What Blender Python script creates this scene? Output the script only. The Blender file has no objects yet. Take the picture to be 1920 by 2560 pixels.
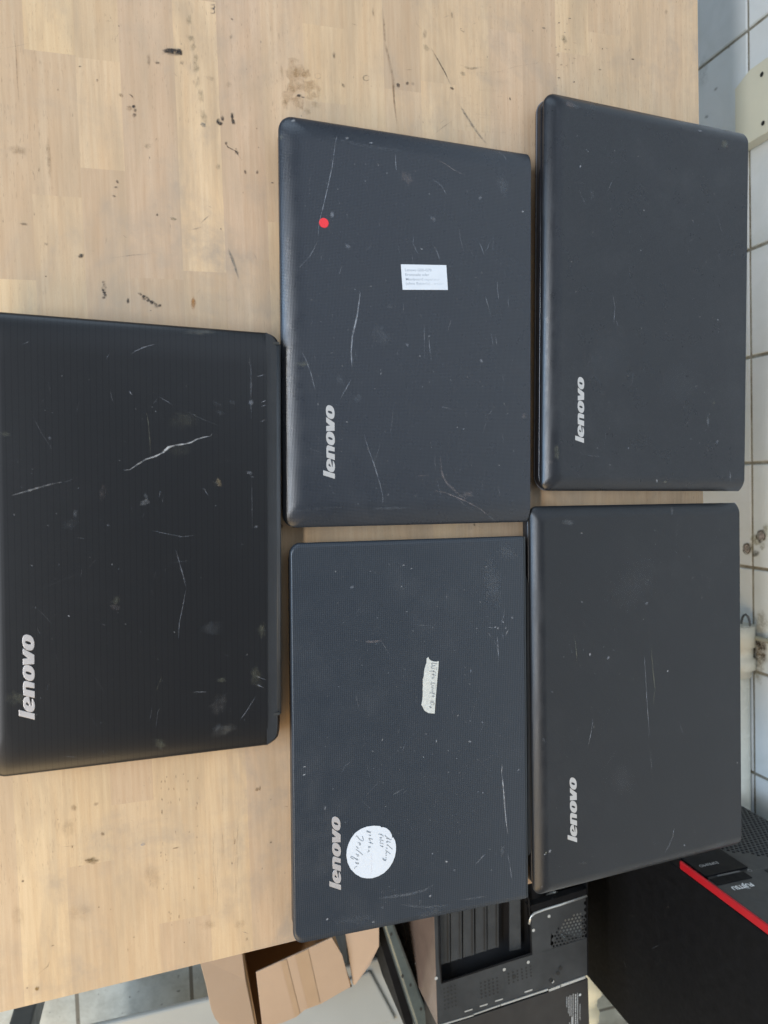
import bpy, math, random
from math import sin, cos, pi, sqrt, hypot
from mathutils import Vector, Matrix

S = bpy.context.scene
COL = S.collection
# ------------------------------------------------------------------ camera
CAM = Vector((0.0, 0.0, 0.689082))
MR = Vector((0.03081, 0.960051, 0.278124))
MD = Vector((0.998509, -0.042109, 0.03474))
MF = Vector((0.045064, 0.276639, -0.959917))
FPX = 1842.9
cd = bpy.data.cameras.new('camera')
cam = bpy.data.objects.new('camera', cd)
COL.objects.link(cam)
up = -MD
cam.matrix_world = Matrix(((MR.x, up.x, -MF.x, CAM.x), (MR.y, up.y, -MF.y, CAM.y),
                           (MR.z, up.z, -MF.z, CAM.z), (0, 0, 0, 1)))
cd.sensor_fit = 'HORIZONTAL'
cd.sensor_width = 36.0
cd.lens = FPX / 1920 * 36
cd.clip_start = 0.02
cd.clip_end = 60
cd.dof.use_dof = True
cd.dof.focus_distance = 0.76
cd.dof.aperture_fstop = 11
S.camera = cam
# ------------------------------------------------------------------ light
W = bpy.data.worlds.new('World')
S.world = W
W.use_nodes = True
bg = W.node_tree.nodes['Background']
bg.inputs[0].default_value = (0.70, 0.82, 1.0, 1)
bg.inputs[1].default_value = 0.21


def area(name, loc, target, sx, sy, power, color):
    l = bpy.data.lights.new(name, 'AREA')
    l.shape = 'RECTANGLE'
    l.size = sx
    l.size_y = sy
    l.energy = power
    l.color = color
    o = bpy.data.objects.new(name, l)
    COL.objects.link(o)
    o.location = loc
    d = Vector(target) - Vector(loc)
    q = d.to_track_quat('-Z', 'Y')
    o.rotation_euler = q.to_euler()
    return o


# long ceiling tube running along the bench, behind the viewer
t1 = area('ceiling_tube_light', (0.0, -2.6, 3.1), (0.0, 0.4, 0), 3.2, 0.22, 150, (1.0, 0.97, 0.93))
# window side, cool
t2 = area('window_light', (-2.6, -0.6, 1.5), (0, 0.2, 0), 1.8, 1.2, 26, (0.66, 0.82, 1.0))
t4 = area('far_window_light', (-0.15, -2.3, 1.7), (-.1, 0.2, 0), 2.0, 1.2, 112, (0.42, 0.67, 1.0))
t5 = area('overhead_sheen_fill', (-0.95, 0.75, 2.2), (-0.2, 0.2, 0), 2.2, 1.6, 14.5, (0.72, 0.83, 1.0))  # unseen soft panel added overhead for the bluish sheen on the lids
# unseen warm fill, added past the bench end to yellow the wood there
t3 = area('warm_fill_light', (2.1, -1.2, 1.2), (0.4, -0.1, -0.1), 2.0, 1.6, 66, (1.0, 0.72, 0.38))
S.view_settings.view_transform = 'Standard'
S.view_settings.look = 'None'
S.view_settings.gamma = 1
S.view_settings.exposure = -0.37
S.view_settings.use_curve_mapping = False
S.render.engine = 'CYCLES'


# ------------------------------------------------------------------ helpers
def ray(u, v):
    return MR * ((u - 960) / FPX) + MD * ((v - 1280) / FPX) + MF


def bz(u, v, z):
    d = ray(u, v)
    return CAM + d * ((z - CAM.z) / d.z)


def by(u, v, y):
    d = ray(u, v)
    return CAM + d * (y / d.y)


def bx(u, v, x):
    d = ray(u, v)
    return CAM + d * (x / d.x)


WM = {}


def empty(name, loc, rz=0):
    o = bpy.data.objects.new(name, None)
    o.empty_display_size = 0.05
    COL.objects.link(o)
    o.location = loc
    o.rotation_euler = (0, 0, rz)
    WM[o.name] = Matrix.Translation(Vector(loc)) @ Matrix.Rotation(rz, 4, 'Z')
    return o


def tag(o, label=None, cat=None, group=None, kind=None):
    if label: o['label'] = label
    if cat: o['category'] = cat
    if group: o['group'] = group
    if kind: o['kind'] = kind
    return o


class MB:
    def __init__(s):
        s.v = []; s.f = []; s.m = []; s.c = []; s.sm = []

    def vert(s, p, c=(1, 1, 1, 1)):
        s.v.append(tuple(p)); s.c.append(c); return len(s.v) - 1

    def face(s, idx, m=0, sm=False):
        s.f.append(tuple(idx)); s.m.append(m); s.sm.append(sm)

    def poly(s, pts, m=0, c=(1, 1, 1, 1)):
        s.face([s.vert(p, c) for p in pts], m)

    def hexa(s, p, m=0, c=(1, 1, 1, 1)):
        """8 points: bottom 4 ccw, top 4 ccw"""
        i = [s.vert(q, c) for q in p]
        for f in ((3, 2, 1, 0), (4, 5, 6, 7), (0, 1, 5, 4), (1, 2, 6, 5), (2, 3, 7, 6), (3, 0, 4, 7)):
            s.face([i[k] for k in f], m)

    def box(s, a, b, m=0, c=(1, 1, 1, 1), bev=0.0):
        x0, y0, z0 = a; x1, y1, z1 = b
        if bev <= 0:
            s.hexa([(x0, y0, z0), (x1, y0, z0), (x1, y1, z0), (x0, y1, z0),
                    (x0, y0, z1), (x1, y0, z1), (x1, y1, z1), (x0, y1, z1)], m, c)
        else:
            q = [(x0, y0), (x1, y0), (x1, y1), (x0, y1)]
            h = z1 - z0
            s.loft([[(bev, z0), (0, z0 + bev), (0, z1 - bev), (bev * .3, z1 - bev * .3), (bev, z1)]][0],
                   [Vector((*p, 0)) for p in q], [bev * 1.5] * 4, m=m, n=3, c=c)

    def prism(s, pts, z0, z1, m=0, c=(1, 1, 1, 1)):
        """pts xy polygon ccw (each may have z as offset)"""
        n = len(pts)
        a = [s.vert((p[0], p[1], z0), c) for p in pts]
        b = [s.vert((p[0], p[1], z1), c) for p in pts]
        s.face(a[::-1], m); s.face(b, m)
        for i in range(n):
            j = (i + 1) % n
            s.face((a[i], a[j], b[j], b[i]), m)

    def loft(s, rings, quad, radii, m=0, n=8, c=(1, 1, 1, 1), cap=True, capm=None, warp=None):
        """rings (inset, z); quad 4 world corners in order (s0t0, s1t0, s1t1, s0t1)"""
        Q = [Vector((q[0], q[1], 0)) for q in quad]
        Wd = ((Q[1] - Q[0]).length + (Q[2] - Q[3]).length) / 2
        Dd = ((Q[3] - Q[0]).length + (Q[2] - Q[1]).length) / 2

        def mp(a, b):
            a /= Wd; b /= Dd
            return Q[0] * (1 - a) * (1 - b) + Q[1] * a * (1 - b) + Q[2] * a * b + Q[3] * (1 - a) * b
        prev = None
        first = None
        for (ins, z) in rings:
            if isinstance(ins, (int, float)):
                ins = (ins,) * 4      # edges: t0 side, s1 side, t1 side, s0 side
            e0, e1, e2, e3 = ins
            cs = [((e3, e0), (1, 1), radii[0], pi), ((Wd - e1, e0), (-1, 1), radii[1], 1.5 * pi),
                  ((Wd - e1, Dd - e2), (-1, -1), radii[2], 0), ((e3, Dd - e2), (1, -1), radii[3], .5 * pi)]
            ring = []
            for (cx, cy), (dx, dy), r, a0 in cs:
                r = max(r - min(ins), 0.0004)
                ox, oy = cx + dx * r, cy + dy * r
                for k in range(n + 1):
                    a = a0 + pi / 2 * k / n
                    x_, y_ = ox + r * cos(a), oy + r * sin(a)
                    p = mp(x_, y_)
                    zz = z + (warp(x_ / Wd, y_ / Dd) if warp else 0)
                    ring.append(s.vert((p.x, p.y, zz), c))
            N = len(ring)
            if prev:
                for k in range(N):
                    j = (k + 1) % N
                    s.face((prev[k], prev[j], ring[j], ring[k]), m, True)
            else:
                first = ring
            prev = ring
        s.face(first[::-1], m)
        if cap:
            s.face(prev, m if capm is None else capm)

    def tube(s, path, r, m=0, n=12, c=(1, 1, 1, 1), cap=True):
        prev = None
        rs = r if isinstance(r, (list, tuple)) else [r] * len(path)
        path = [Vector(p) for p in path]
        for i, p in enumerate(path):
            t = (path[min(i + 1, len(path) - 1)] - path[max(i - 1, 0)]).normalized()
            ref = Vector((0, 0, 1)) if abs(t.z) < .9 else Vector((0, 1, 0))
            u = t.cross(ref).normalized(); w = u.cross(t)
            ring = [s.vert(p + (u * cos(2 * pi * k / n) + w * sin(2 * pi * k / n)) * rs[i], c) for k in range(n)]
            if prev:
                for k in range(n):
                    j = (k + 1) % n
                    s.face((prev[k], prev[j], ring[j], ring[k]), m, True)
            elif cap:
                s.face(ring[::-1], m)
            prev = ring
        if cap: s.face(prev, m)

    def ribbon(s, P, w, al, col, nrm=Vector((0, 0, 1)), m=1, taper=True):
        """soft-edged decal stroke through 3D points P"""
        P = [Vector(p) for p in P]
        n = len(P)
        prev = None
        for i, p in enumerate(P):
            t = (P[min(i + 1, n - 1)] - P[max(i - 1, 0)])
            if t.length < 1e-9: continue
            sd = t.normalized().cross(nrm)
            k = 1.0
            if taper and (i == 0 or i == n - 1): k = .15
            if taper:
                f_ = sin(pi * min(1, max(0, (i + .25) / (n - .5)))) ** .7
                h_ = sin(i * 2.3 + p.x * 900) * .5 + sin(i * .9 + p.y * 1300) * .5
                ww = w * (.35 + .65 * f_) * (1 + .25 * h_); a = al * k * (.45 + .55 * f_) * (1 + .25 * h_)
            else: ww = w; a = al
            r = [s.vert(p - sd * ww * .5, (*col, 0)), s.vert(p - sd * ww * .18, (*col, a)),
                 s.vert(p + sd * ww * .18, (*col, a)), s.vert(p + sd * ww * .5, (*col, 0))]
            if prev:
                for q in range(3):
                    s.face((prev[q], r[q], r[q + 1], prev[q + 1])[::-1], m)
            prev = r

    def blob(s, c, ru, rv, al, col, U=Vector((0, 1, 0)), V=Vector((1, 0, 0)), m=1, seed=0, n=16, jag=.3, core=.55):
        rnd = random.Random(seed)
        ce = s.vert(c, (*col, al))
        a0 = rnd.random() * 6
        inner = []; outer = []
        for k in range(n):
            a = 2 * pi * k / n
            j = 1 + jag * .6 * (.45 * sin(2 * a + a0) + .3 * sin(5 * a + a0 * 3) + .25 * (rnd.random() - .5) * 2)
            d = U * (cos(a) * ru * j) + V * (sin(a) * rv * j)
            inner.append(s.vert(c + d * core, (*col, al * .9)))
            outer.append(s.vert(c + d, (*col, 0)))
        for k in range(n):
            j = (k + 1) % n
            s.face((ce, inner[j], inner[k]), m)
            s.face((inner[k], inner[j], outer[j], outer[k]), m)

    def build(s, name, mats, parent=None, bevel=0.0):
        me = bpy.data.meshes.new(name)
        inv = None
        if parent is not None:
            inv = WM[parent.name].inverted()
            vs = [tuple(inv @ Vector(v)) for v in s.v]
        else:
            vs = s.v
        me.from_pydata(vs, [], s.f)
        if not isinstance(mats, (list, tuple)): mats = [mats]
        for mt in mats: me.materials.append(mt)
        me.polygons.foreach_set('material_index', s.m)
        me.polygons.foreach_set('use_smooth', s.sm)
        at = me.color_attributes.new('col', 'FLOAT_COLOR', 'POINT')
        flat = [x for c in s.c for x in c]
        at.data.foreach_set('color', flat)
        me.update()
        o = bpy.data.objects.new(name, me)
        COL.objects.link(o)
        if parent is not None:
            o.parent = parent
            WM[o.name] = WM[parent.name]
        else:
            WM[o.name] = Matrix.Identity(4)
        if bevel > 0:
            b = o.modifiers.new('bev', 'BEVEL'); b.width = bevel; b.segments = 2; b.limit_method = 'ANGLE'
            b.angle_limit = math.radians(40)
        return o


# ------------------------------------------------------------------ materials
def lin(r, g, b):
    def f(x):
        x /= 255
        return x / 12.92 if x <= .04045 else ((x + .055) / 1.055) ** 2.4
    return (f(r), f(g), f(b), 1)


class NT:
    def __init__(s, name):
        s.mat = bpy.data.materials.new(name); s.mat.use_nodes = True
        s.t = s.mat.node_tree; s.b = s.t.nodes['Principled BSDF']

    def n(s, typ, **kw):
        nd = s.t.nodes.new(typ)
        for k, v in kw.items(): setattr(nd, k, v)
        return nd

    def l(s, a, b): s.t.links.new(a, b)

    def inp(s, node, key, val):
        if hasattr(val, 'is_output') or isinstance(val, bpy.types.NodeSocket): s.l(val, node.inputs[key])
        else: node.inputs[key].default_value = val

    def coord(s, scale=(1, 1, 1), rot=(0, 0, 0), loc=(0, 0, 0)):
        tc = s.n('ShaderNodeTexCoord'); mp = s.n('ShaderNodeMapping')
        mp.inputs['Scale'].default_value = scale; mp.inputs['Rotation'].default_value = rot
        mp.inputs['Location'].default_value = loc
        s.l(tc.outputs['Object'], mp.inputs['Vector']); return mp.outputs[0]

    def noise(s, vec, scale, detail=4, rough=.5, dist=0):
        nd = s.n('ShaderNodeTexNoise'); s.l(vec, nd.inputs['Vector'])
        nd.inputs['Scale'].default_value = scale; nd.inputs['Detail'].default_value = detail
        nd.inputs['Roughness'].default_value = rough; nd.inputs['Distortion'].default_value = dist
        return nd.outputs['Fac']

    def rng(s, val, a, b, c, d, smooth=False):
        nd = s.n('ShaderNodeMapRange'); nd.clamp = True
        if smooth: nd.interpolation_type = 'SMOOTHSTEP'
        s.l(val, nd.inputs[0])
        for k, x in zip((1, 2, 3, 4), (a, b, c, d)): nd.inputs[k].default_value = x
        return nd.outputs[0]

    def math(s, op, a, b=0.0, c=None):
        nd = s.n('ShaderNodeMath', operation=op)
        s.inp(nd, 0, a); s.inp(nd, 1, b)
        if c is not None: s.inp(nd, 2, c)
        return nd.outputs[0]

    def mix(s, f, a, b, mode='MIX'):
        nd = s.n('ShaderNodeMix', data_type='RGBA', blend_type=mode)
        s.inp(nd, 0, f); s.inp(nd, 6, a); s.inp(nd, 7, b)
        return nd.outputs[2]

    def bump(s, h, strength=.3, dist=.001):
        nd = s.n('ShaderNodeBump'); nd.inputs['Strength'].default_value = strength
        nd.inputs['Distance'].default_value = dist
        s.l(h, nd.inputs['Height']); s.l(nd.outputs[0], s.b.inputs['Normal'])

    def set(s, **kw):
        for k, v in kw.items(): s.inp(s.b, k, v)
        return s.mat


def simple(name, col, rough=.5, metal=0.0, var=.15, nscale=30, bump=0.0, spec=.5, bscale=None):
    t = NT(name); v = t.coord()
    f = t.noise(v, nscale, 5, .6)
    c0 = tuple(x * (1 - var) for x in col[:3]) + (1,); c1 = tuple(min(1, x * (1 + var)) for x in col[:3]) + (1,)
    c = t.mix(t.rng(f, .3, .7, 0, 1), c0, c1)
    t.set(**{'Base Color': c, 'Roughness': t.rng(t.noise(v, nscale * 2.3, 3), .3, .7, max(.03, rough - .06), min(1, rough + .06)),
             'Metallic': metal, 'Specular IOR Level': spec})
    if bump > 0: t.bump(t.noise(v, bscale or nscale * 8, 3), bump, .0006)
    return t.mat


def decal_mat():
    t = NT('surface_marks'); at = t.n('ShaderNodeAttribute', attribute_name='col')
    v = t.coord()
    br = t.rng(t.noise(v, 700, 3, .7), .32, .58, .75, 1)
    br2 = t.rng(t.noise(v, 150, 5, .7), .38, .6, .2, 1)
    a = t.math('MULTIPLY', t.math('MULTIPLY', at.outputs['Alpha'], br), br2)
    t.set(**{'Base Color': at.outputs['Color'], 'Roughness': .6, 'Alpha': a, 'Specular IOR Level': .3})
    return t.mat


def solid_decal():
    t = NT('printed_ink'); at = t.n('ShaderNodeAttribute', attribute_name='col')
    t.set(**{'Base Color': at.outputs['Color'], 'Roughness': .55, 'Alpha': at.outputs['Alpha']})
    return t.mat


M_DEC = decal_mat()
M_INK = solid_decal()


def lid_mat(name, col, pat, pitch, rough=.46, amount=.25, coat=0.0, dust=.5, bumpk=.35):
    """dark textured plastic. pat: 'dots' | 'weave' | 'lines' | 'none'"""
    t = NT(name); v = t.coord()
    sx = t.n('ShaderNodeSeparateXYZ'); t.l(v, sx.inputs[0])
    X, Y = sx.outputs[0], sx.outputs[1]
    k = 2 * pi / pitch
    c0 = (*[x for x in col[:3]], 1)
    big = t.noise(v, 7, 5, .62, .6)
    mid = t.noise(v, 38, 5, .65)
    fine = t.noise(v, 900, 2, .5)
    dustc = (0.09, 0.093, 0.095, 1)
    f = t.math('MULTIPLY', t.rng(big, .42, .72, 0, 1, True), t.rng(mid, .4, .7, .1, 1))
    c = t.mix(t.math('MULTIPLY', f, dust * .4), c0, dustc)
    c = t.mix(t.math('MULTIPLY', t.rng(fine, .35, .7, 0, 1), .3 * dust), c, dustc)
    h = None
    if pat == 'dots':
        a = t.math('SINE', t.math('MULTIPLY', t.math('ADD', X, Y), k * .7071))
        b = t.math('SINE', t.math('MULTIPLY', t.math('SUBTRACT', X, Y), k * .7071))
        h = t.rng(t.math('MULTIPLY', a, b), -.6, .6, 0, 1)
    elif pat == 'weave':
        a = t.math('SINE', t.math('MULTIPLY', Y, k))
        b = t.math('SINE', t.math('MULTIPLY', X, k * 1.0))
        h = t.rng(t.math('ADD', a, t.math('MULTIPLY', b, .45)), -1.2, 1.2, 0, 1)
    elif pat == 'lines':
        a = t.math('ABSOLUTE', t.math('SUBTRACT', t.math('FRACT', t.math('DIVIDE', Y, pitch)), .5))
        h = t.rng(a, 0.015, .065, 0, 1)
    if h is not None:
        dk = tuple(x * (1 - amount) for x in col[:3]) + (1,)
        c = t.mix(t.math('MULTIPLY', t.math('SUBTRACT', 1.0, h), amount * 1.6), c, dk)
        t.bump(t.math('ADD', h, t.math('MULTIPLY', fine, .5)), bumpk, .00006)
    else:
        t.bump(fine, .25, .0001)
    dv = min(1, dust * 4)
    r = t.math('ADD', t.rng(mid, .3, .7, rough - .05 * dv, rough + .06 * dv), t.math('MULTIPLY', f, .12 * dv))
    spc = .5 if h is None else t.rng(h, 0, 1, .38 if pat == 'lines' else .32, .5)
    t.set(**{'Base Color': c, 'Roughness': r, 'Specular IOR Level': spc, 'Coat Weight': coat, 'Coat Roughness': .35})
    return t.mat


# ================================================================== SETTING: floor
def floor_mat():
    t = NT('grey_floor_tile')
    v = t.coord(loc=(0, 0.228 - .0, 0))
    br = t.n('ShaderNodeTexBrick'); br.offset = 0.0; br.squash = 1
    t.l(v, br.inputs['Vector'])
    br.inputs['Scale'].default_value = 1
    br.inputs['Brick Width'].default_value = .226
    br.inputs['Row Height'].default_value = .226
    br.inputs['Mortar Size'].default_value = .0045
    br.inputs['Mortar Smooth'].default_value = .3
    br.inputs['Color1'].default_value = lin(186, 190, 184)
    br.inputs['Color2'].default_value = lin(174, 180, 175)
    br.inputs['Mortar'].default_value = lin(110, 108, 100)
    w = t.coord()
    c = t.mix(t.math('MULTIPLY', t.rng(t.noise(w, 14, 6, .7), .45, .75, 0, 1), .55), br.outputs['Color'], lin(92, 90, 82))
    c = t.mix(t.rng(t.noise(w, 60, 3, .6), .66, .74, 0, .8), c, lin(60, 58, 52))
    t.set(**{'Base Color': c, 'Roughness': t.rng(t.noise(w, 30), .3, .7, .3, .55)})
    t.bump(br.outputs['Fac'], -.4, .002)
    return t.mat


m = MB()
m.poly([(-4, -4, -.9), (4, -4, -.9), (4, 1.07, -.9), (-4, 1.07, -.9)])
tag(m.build('floor', floor_mat()), kind='structure')

# ---- tiled wall
YW = 1.064
t = NT('white_wall_tile'); v = t.coord(); at = t.n('ShaderNodeAttribute', attribute_name='col')
f = t.noise(v, 9, 5, .6, .8)
c = t.mix(1.0, at.outputs['Color'], t.mix(t.rng(f, .3, .7, 0, 1), lin(226, 233, 234), lin(240, 246, 249)), 'MULTIPLY')
c = t.mix(t.rng(t.noise(v, 5, 6, .7), .6, .8, 0, .5), c, lin(196, 195, 178))
t.bump(t.noise(v, 6, 2), .5, .004)
M_TILE = t.set(**{'Base Color': c, 'Roughness': .16})
t = NT('dirty_grout'); v = t.coord()
c = t.mix(t.rng(t.noise(v, 22, 6, .75), .38, .62, 0, 1), lin(166, 165, 156), lin(122, 114, 96))
t.bump(t.noise(v, 250, 4, .7), .8, .002)
M_GROUT = t.set(**{'Base Color': c, 'Roughness': .9})
wall = empty('tiled_wall', (0, YW, -.9))
tag(wall, 'white square glazed wall tiles with dirty brown grout behind the workbench', 'wall')
m = MB()
rnd = random.Random(4)
X0, ZG, TS = -0.8081, -0.4642, 0.2
for i in range(-10, 16):
    for j in range(-3, 12):
        xa = X0 + i * TS; za = ZG + j * TS
        if za < -.9 and za + TS < -.9: continue
        g = .0026
        z_lo = max(za + g, -.899); z_hi = za + TS - g
        if z_hi - z_lo < .01: continue
        k = .94 + .06 * rnd.random()
        cc = (k, k * (.99 + .01 * rnd.random()), k * (.99 + .02 * rnd.random()), 1)
        d = [rnd.uniform(-.0004, .0004) for _ in range(4)]
        o1 = [m.vert(p, cc) for p in ((xa + g, YW, z_lo), (xa + TS - g, YW, z_lo), (xa + TS - g, YW, z_hi), (xa + g, YW, z_hi))]
        b = .0018
        o2 = [m.vert(p, cc) for p in ((xa + g + b, YW - .003 + d[0], z_lo + b), (xa + TS - g - b, YW - .003 + d[1], z_lo + b),
                                      (xa + TS - g - b, YW - .003 + d[2], z_hi - b), (xa + g + b, YW - .003 + d[3], z_hi - b))]
        m.face(o2)
        for a in range(4):
            e = (a + 1) % 4; m.face((o1[a], o1[e], o2[e], o2[a]), 0)
m.build('tile', M_TILE, wall)
m = MB()
m.poly([(-3, YW - .0004, -.9), (3.5, YW - .0004, -.9), (3.5, YW - .0004, 2.4), (-3, YW - .0004, 2.4)])
# grime and broken plaster round the pipe, drill holes
NY = Vector((0, -1, 0)); UX = Vector((1, 0, 0)); UZ = Vector((0, 0, 1))


def wp(u, v_, d=.0040): return by(u, v_, YW - d)


for i, (u, v_, a, b, al, col) in enumerate([
        (1896, 1625, .035, .022, .75, (.30, .22, .12)), (1903, 1612, .012, .016, .95, (.07, .045, .02)),
        (1890, 1597, .014, .008, .95, (.06, .04, .02)), (1907, 1640, .009, .010, .9, (.08, .05, .03)),
        (1882, 1600, .03, .01, .7, (.2, .18, .12)), (1900, 1560, .03, .02, .45, (.33, .30, .2)),
        (1882, 1646, .010, .008, .9, (.10, .08, .05)), (1895, 1670, .03, .02, .5, (.42, .36, .22)),
        (1889, 1350, .010, .018, .7, (.28, .22, .05)), (1872, 1372, .012, .014, .75, (.25, .2, .07)),
        (1888, 1384, .008, .010, .8, (.10, .09, .05)), (1906, 1366, .008, .008, .5, (.3, .28, .16)),
        (1912, 1330, .018, .010, .5, (.32, .29, .14)), (1758, 180, .03, .02, .2, (.4, .42, .42)),
        (1822, 118, .003, .003, .8, (.1, .1, .1)), (1766, 292, .004, .006, .5, (.1, .1, .1)), (1790, 222, .003, .008, .5, (.2, .2, .2))]):
    m.blob(wp(u, v_), a, b, al, col, UX, UZ, seed=i, jag=.6)
for i, (u, v_, r) in enumerate([(1902, 1340, .011), (1866, 1372, .010)]):
    m.blob(wp(u, v_, .0046), r * 1.15, r * 1.15, 1, (.12, .10, .07), UX, UZ, seed=40 + i, jag=.25, core=.9)
    m.blob(wp(u + 1, v_, .0052), r * .8, r * .8, 1, (.50, .44, .42), UX, UZ, seed=50 + i, jag=.15, core=.9)
m.build('grout', [M_GROUT, M_DEC], wall)

# ---- cream board screwed to the wall
M_CREAM = simple('cream_painted_board', lin(224, 222, 203), .5, var=.04, nscale=12)
M_HOLE = simple('black_hole', (.02, .02, .018, 1), .8)
bd = empty('wall_board', (-.65, YW, -.4))
tag(bd, 'cream board with one cut corner and two screw holes on the wall tiles', 'wall board')
m = MB()
yf = 1.034
pts = [(-.700, -.468), (-.600, -.468), (-.600, -.25), (-.716, -.25), (-.716, -.447)]
pts = [(-.716, -.25), (-.716, -.432), (-.700, -.468), (-.588, -.468), (-.588, -.25)]
a = [m.vert((x, yf, z)) for x, z in pts]; b = [m.vert((x, YW - .004, z)) for x, z in pts]
m.face(a); m.face(b[::-1])
for i in range(5):
    j = (i + 1) % 5; m.face((a[j], a[i], b[i], b[j]))
m.build('board', M_CREAM, bd, bevel=.0015)
for (u, v_) in ((1905, 186), (1908, 308)):
    m = MB(); c0 = by(u, v_, yf)
    ring = [m.vert((c0.x + .0042 * cos(k * pi / 8), yf - .0006, c0.z + .0042 * sin(k * pi / 8))) for k in range(16)]
    m.face(ring)
    m.build('screw_hole', M_HOLE, bd)

# ---- pipe low on the wall
M_PIPE = simple('white_gloss_pipe_paint', lin(222, 220, 205), .25, var=.06, nscale=16)
pp = empty('water_pipe', (.33, YW, -.47))
tag(pp, 'white painted pipe with a joint running low along the tiled wall', 'pipe')
m = MB(); zc = -.473; yc = YW - .034
m.tube([(.385, yc, zc), (1.5, yc, zc - .004)], .024, n=20)
m.build('pipe_run', M_PIPE, pp)
m = MB()
prof = [(.300, .034), (.340, .034), (.342, .030), (.362, .030), (.364, .034), (.384, .034), (.386, .027), (.398, .027)]
m.tube([(x, yc, zc) for x, r in prof], [r for x, r in prof], n=20)
m.build('joint', M_PIPE, pp)
m = MB()
pb = by(1880, 1592, YW - .012)
m.tube([(pb.x, YW - .012, zc), (pb.x, YW - .012, .3)], .005, n=10)
m.build('riser', M_PIPE, pp)
m = MB()
ph = by(1868, 1545, YW - .02)
m.tube([(ph.x + .02 - .026 * sin(k * pi / 8), YW - .02, ph.z - .004 + .012 * -cos(k * pi / 8)) for k in range(9)], .0022, n=8)
m.build('hook', simple('grey_steel', (.2, .2, .2, 1), .4, .8), pp)

# ================================================================== WORKBENCH
XE, YB, YA, XA = .447, .5685, -.30, -1.25


def wood_mat():
    t = NT('oiled_beech'); at = t.n('ShaderNodeAttribute', attribute_name='col')
    v = t.coord()
    tc = t.n('ShaderNodeVectorMath', operation='ADD')
    off = t.n('ShaderNodeCombineXYZ'); t.l(t.math('MULTIPLY', at.outputs['Alpha'], 7.3), off.inputs[0])
    t.l(t.math('MULTIPLY', at.outputs['Alpha'], 3.1), off.inputs[2])
    t.l(v, tc.inputs[0]); t.l(off.outputs[0], tc.inputs[1]); vo = tc.outputs[0]
    mp = t.n('ShaderNodeMapping'); mp.inputs['Scale'].default_value = (1.4, 26, 1); t.l(vo, mp.inputs[0])
    g1 = t.noise(mp.outputs[0], 3.2, 6, .6, .5)
    mp2 = t.n('ShaderNodeMapping'); mp2.inputs['Scale'].default_value = (14, 330, 1); t.l(vo, mp2.inputs[0])
    g2 = t.noise(mp2.outputs[0], 1.0, 3, .6)
    # beech flecks: short dashes along the grain
    mp3 = t.n('ShaderNodeMapping'); mp3.inputs['Scale'].default_value = (150, 900, 1); t.l(vo, mp3.inputs[0])
    fl = t.noise(mp3.outputs[0], 1.0, 1, .5)
    zone = t.rng(t.noise(v, 5, 3, .5), .40, .62, .15, 1)
    base = at.outputs['Color']
    c = t.mix(t.rng(g1, .32, .68, .0, .38), base, (.86, .74, .60, 1), 'MULTIPLY')
    c = t.mix(t.rng(g2, .35, .72, 0, .36), c, (.70, .56, .42, 1), 'MULTIPLY')
    c = t.mix(t.math('MULTIPLY', t.rng(fl, .655, .73, 0, .5), zone), c, (.20, .125, .065, 1))
    mp4 = t.n('ShaderNodeMapping'); mp4.inputs['Scale'].default_value = (7, 34, 1); t.l(v, mp4.inputs[0])
    st = t.noise(mp4.outputs[0], 1.0, 5, .65, .4)
    c = t.mix(t.rng(st, .47, .72, 0, .62), c, (.34, .24, .145, 1))
    pr = t.noise(v, 1300, 2, .6)
    c = t.mix(t.rng(pr, .35, .7, 0, .16), c, (.24, .17, .11, 1))
    # handling grime
    gr = t.math('MULTIPLY', t.rng(t.noise(v, 6.5, 6, .65, .8), .46, .72, 0, 1, True), t.rng(t.noise(v, 45, 4, .7), .35, .65, .2, 1))
    c = t.mix(t.math('MULTIPLY', gr, .78), c, (.30, .23, .165, 1))
    sp = t.rng(t.noise(v, 170, 4, .75), .70, .78, 0, .75)
    c = t.mix(t.math('MULTIPLY', sp, t.rng(t.noise(v, 12, 3, .6), .5, .65, 0, 1)), c, (.10, .075, .05, 1))
    t.set(**{'Base Color': c, 'Roughness': t.rng(g1, .3, .7, .40, .56), 'Specular IOR Level': .4})
    t.bump(t.math('ADD', t.math('MULTIPLY', g2, .5), t.math('MULTIPLY', fl, -.4)), .25, .0004)
    return t.mat


M_WOOD = wood_mat()
bench = empty('workbench', (-.4, .13, -.9))
tag(bench, 'worn beech workbench with a laminated stave top, stained and scratched', 'workbench')
yed = [-.30, -.258, -.219, -.18, -.141, -.102, -.0625, -.0265, .019, .0567, .096, .135, .174, .212, .249, .286, .3215, .358,
       .396, .434, .472, .510, .548, YB]
rnd = random.Random(11)


def xv(v_, u): return bz(u, v_, 0).x


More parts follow.
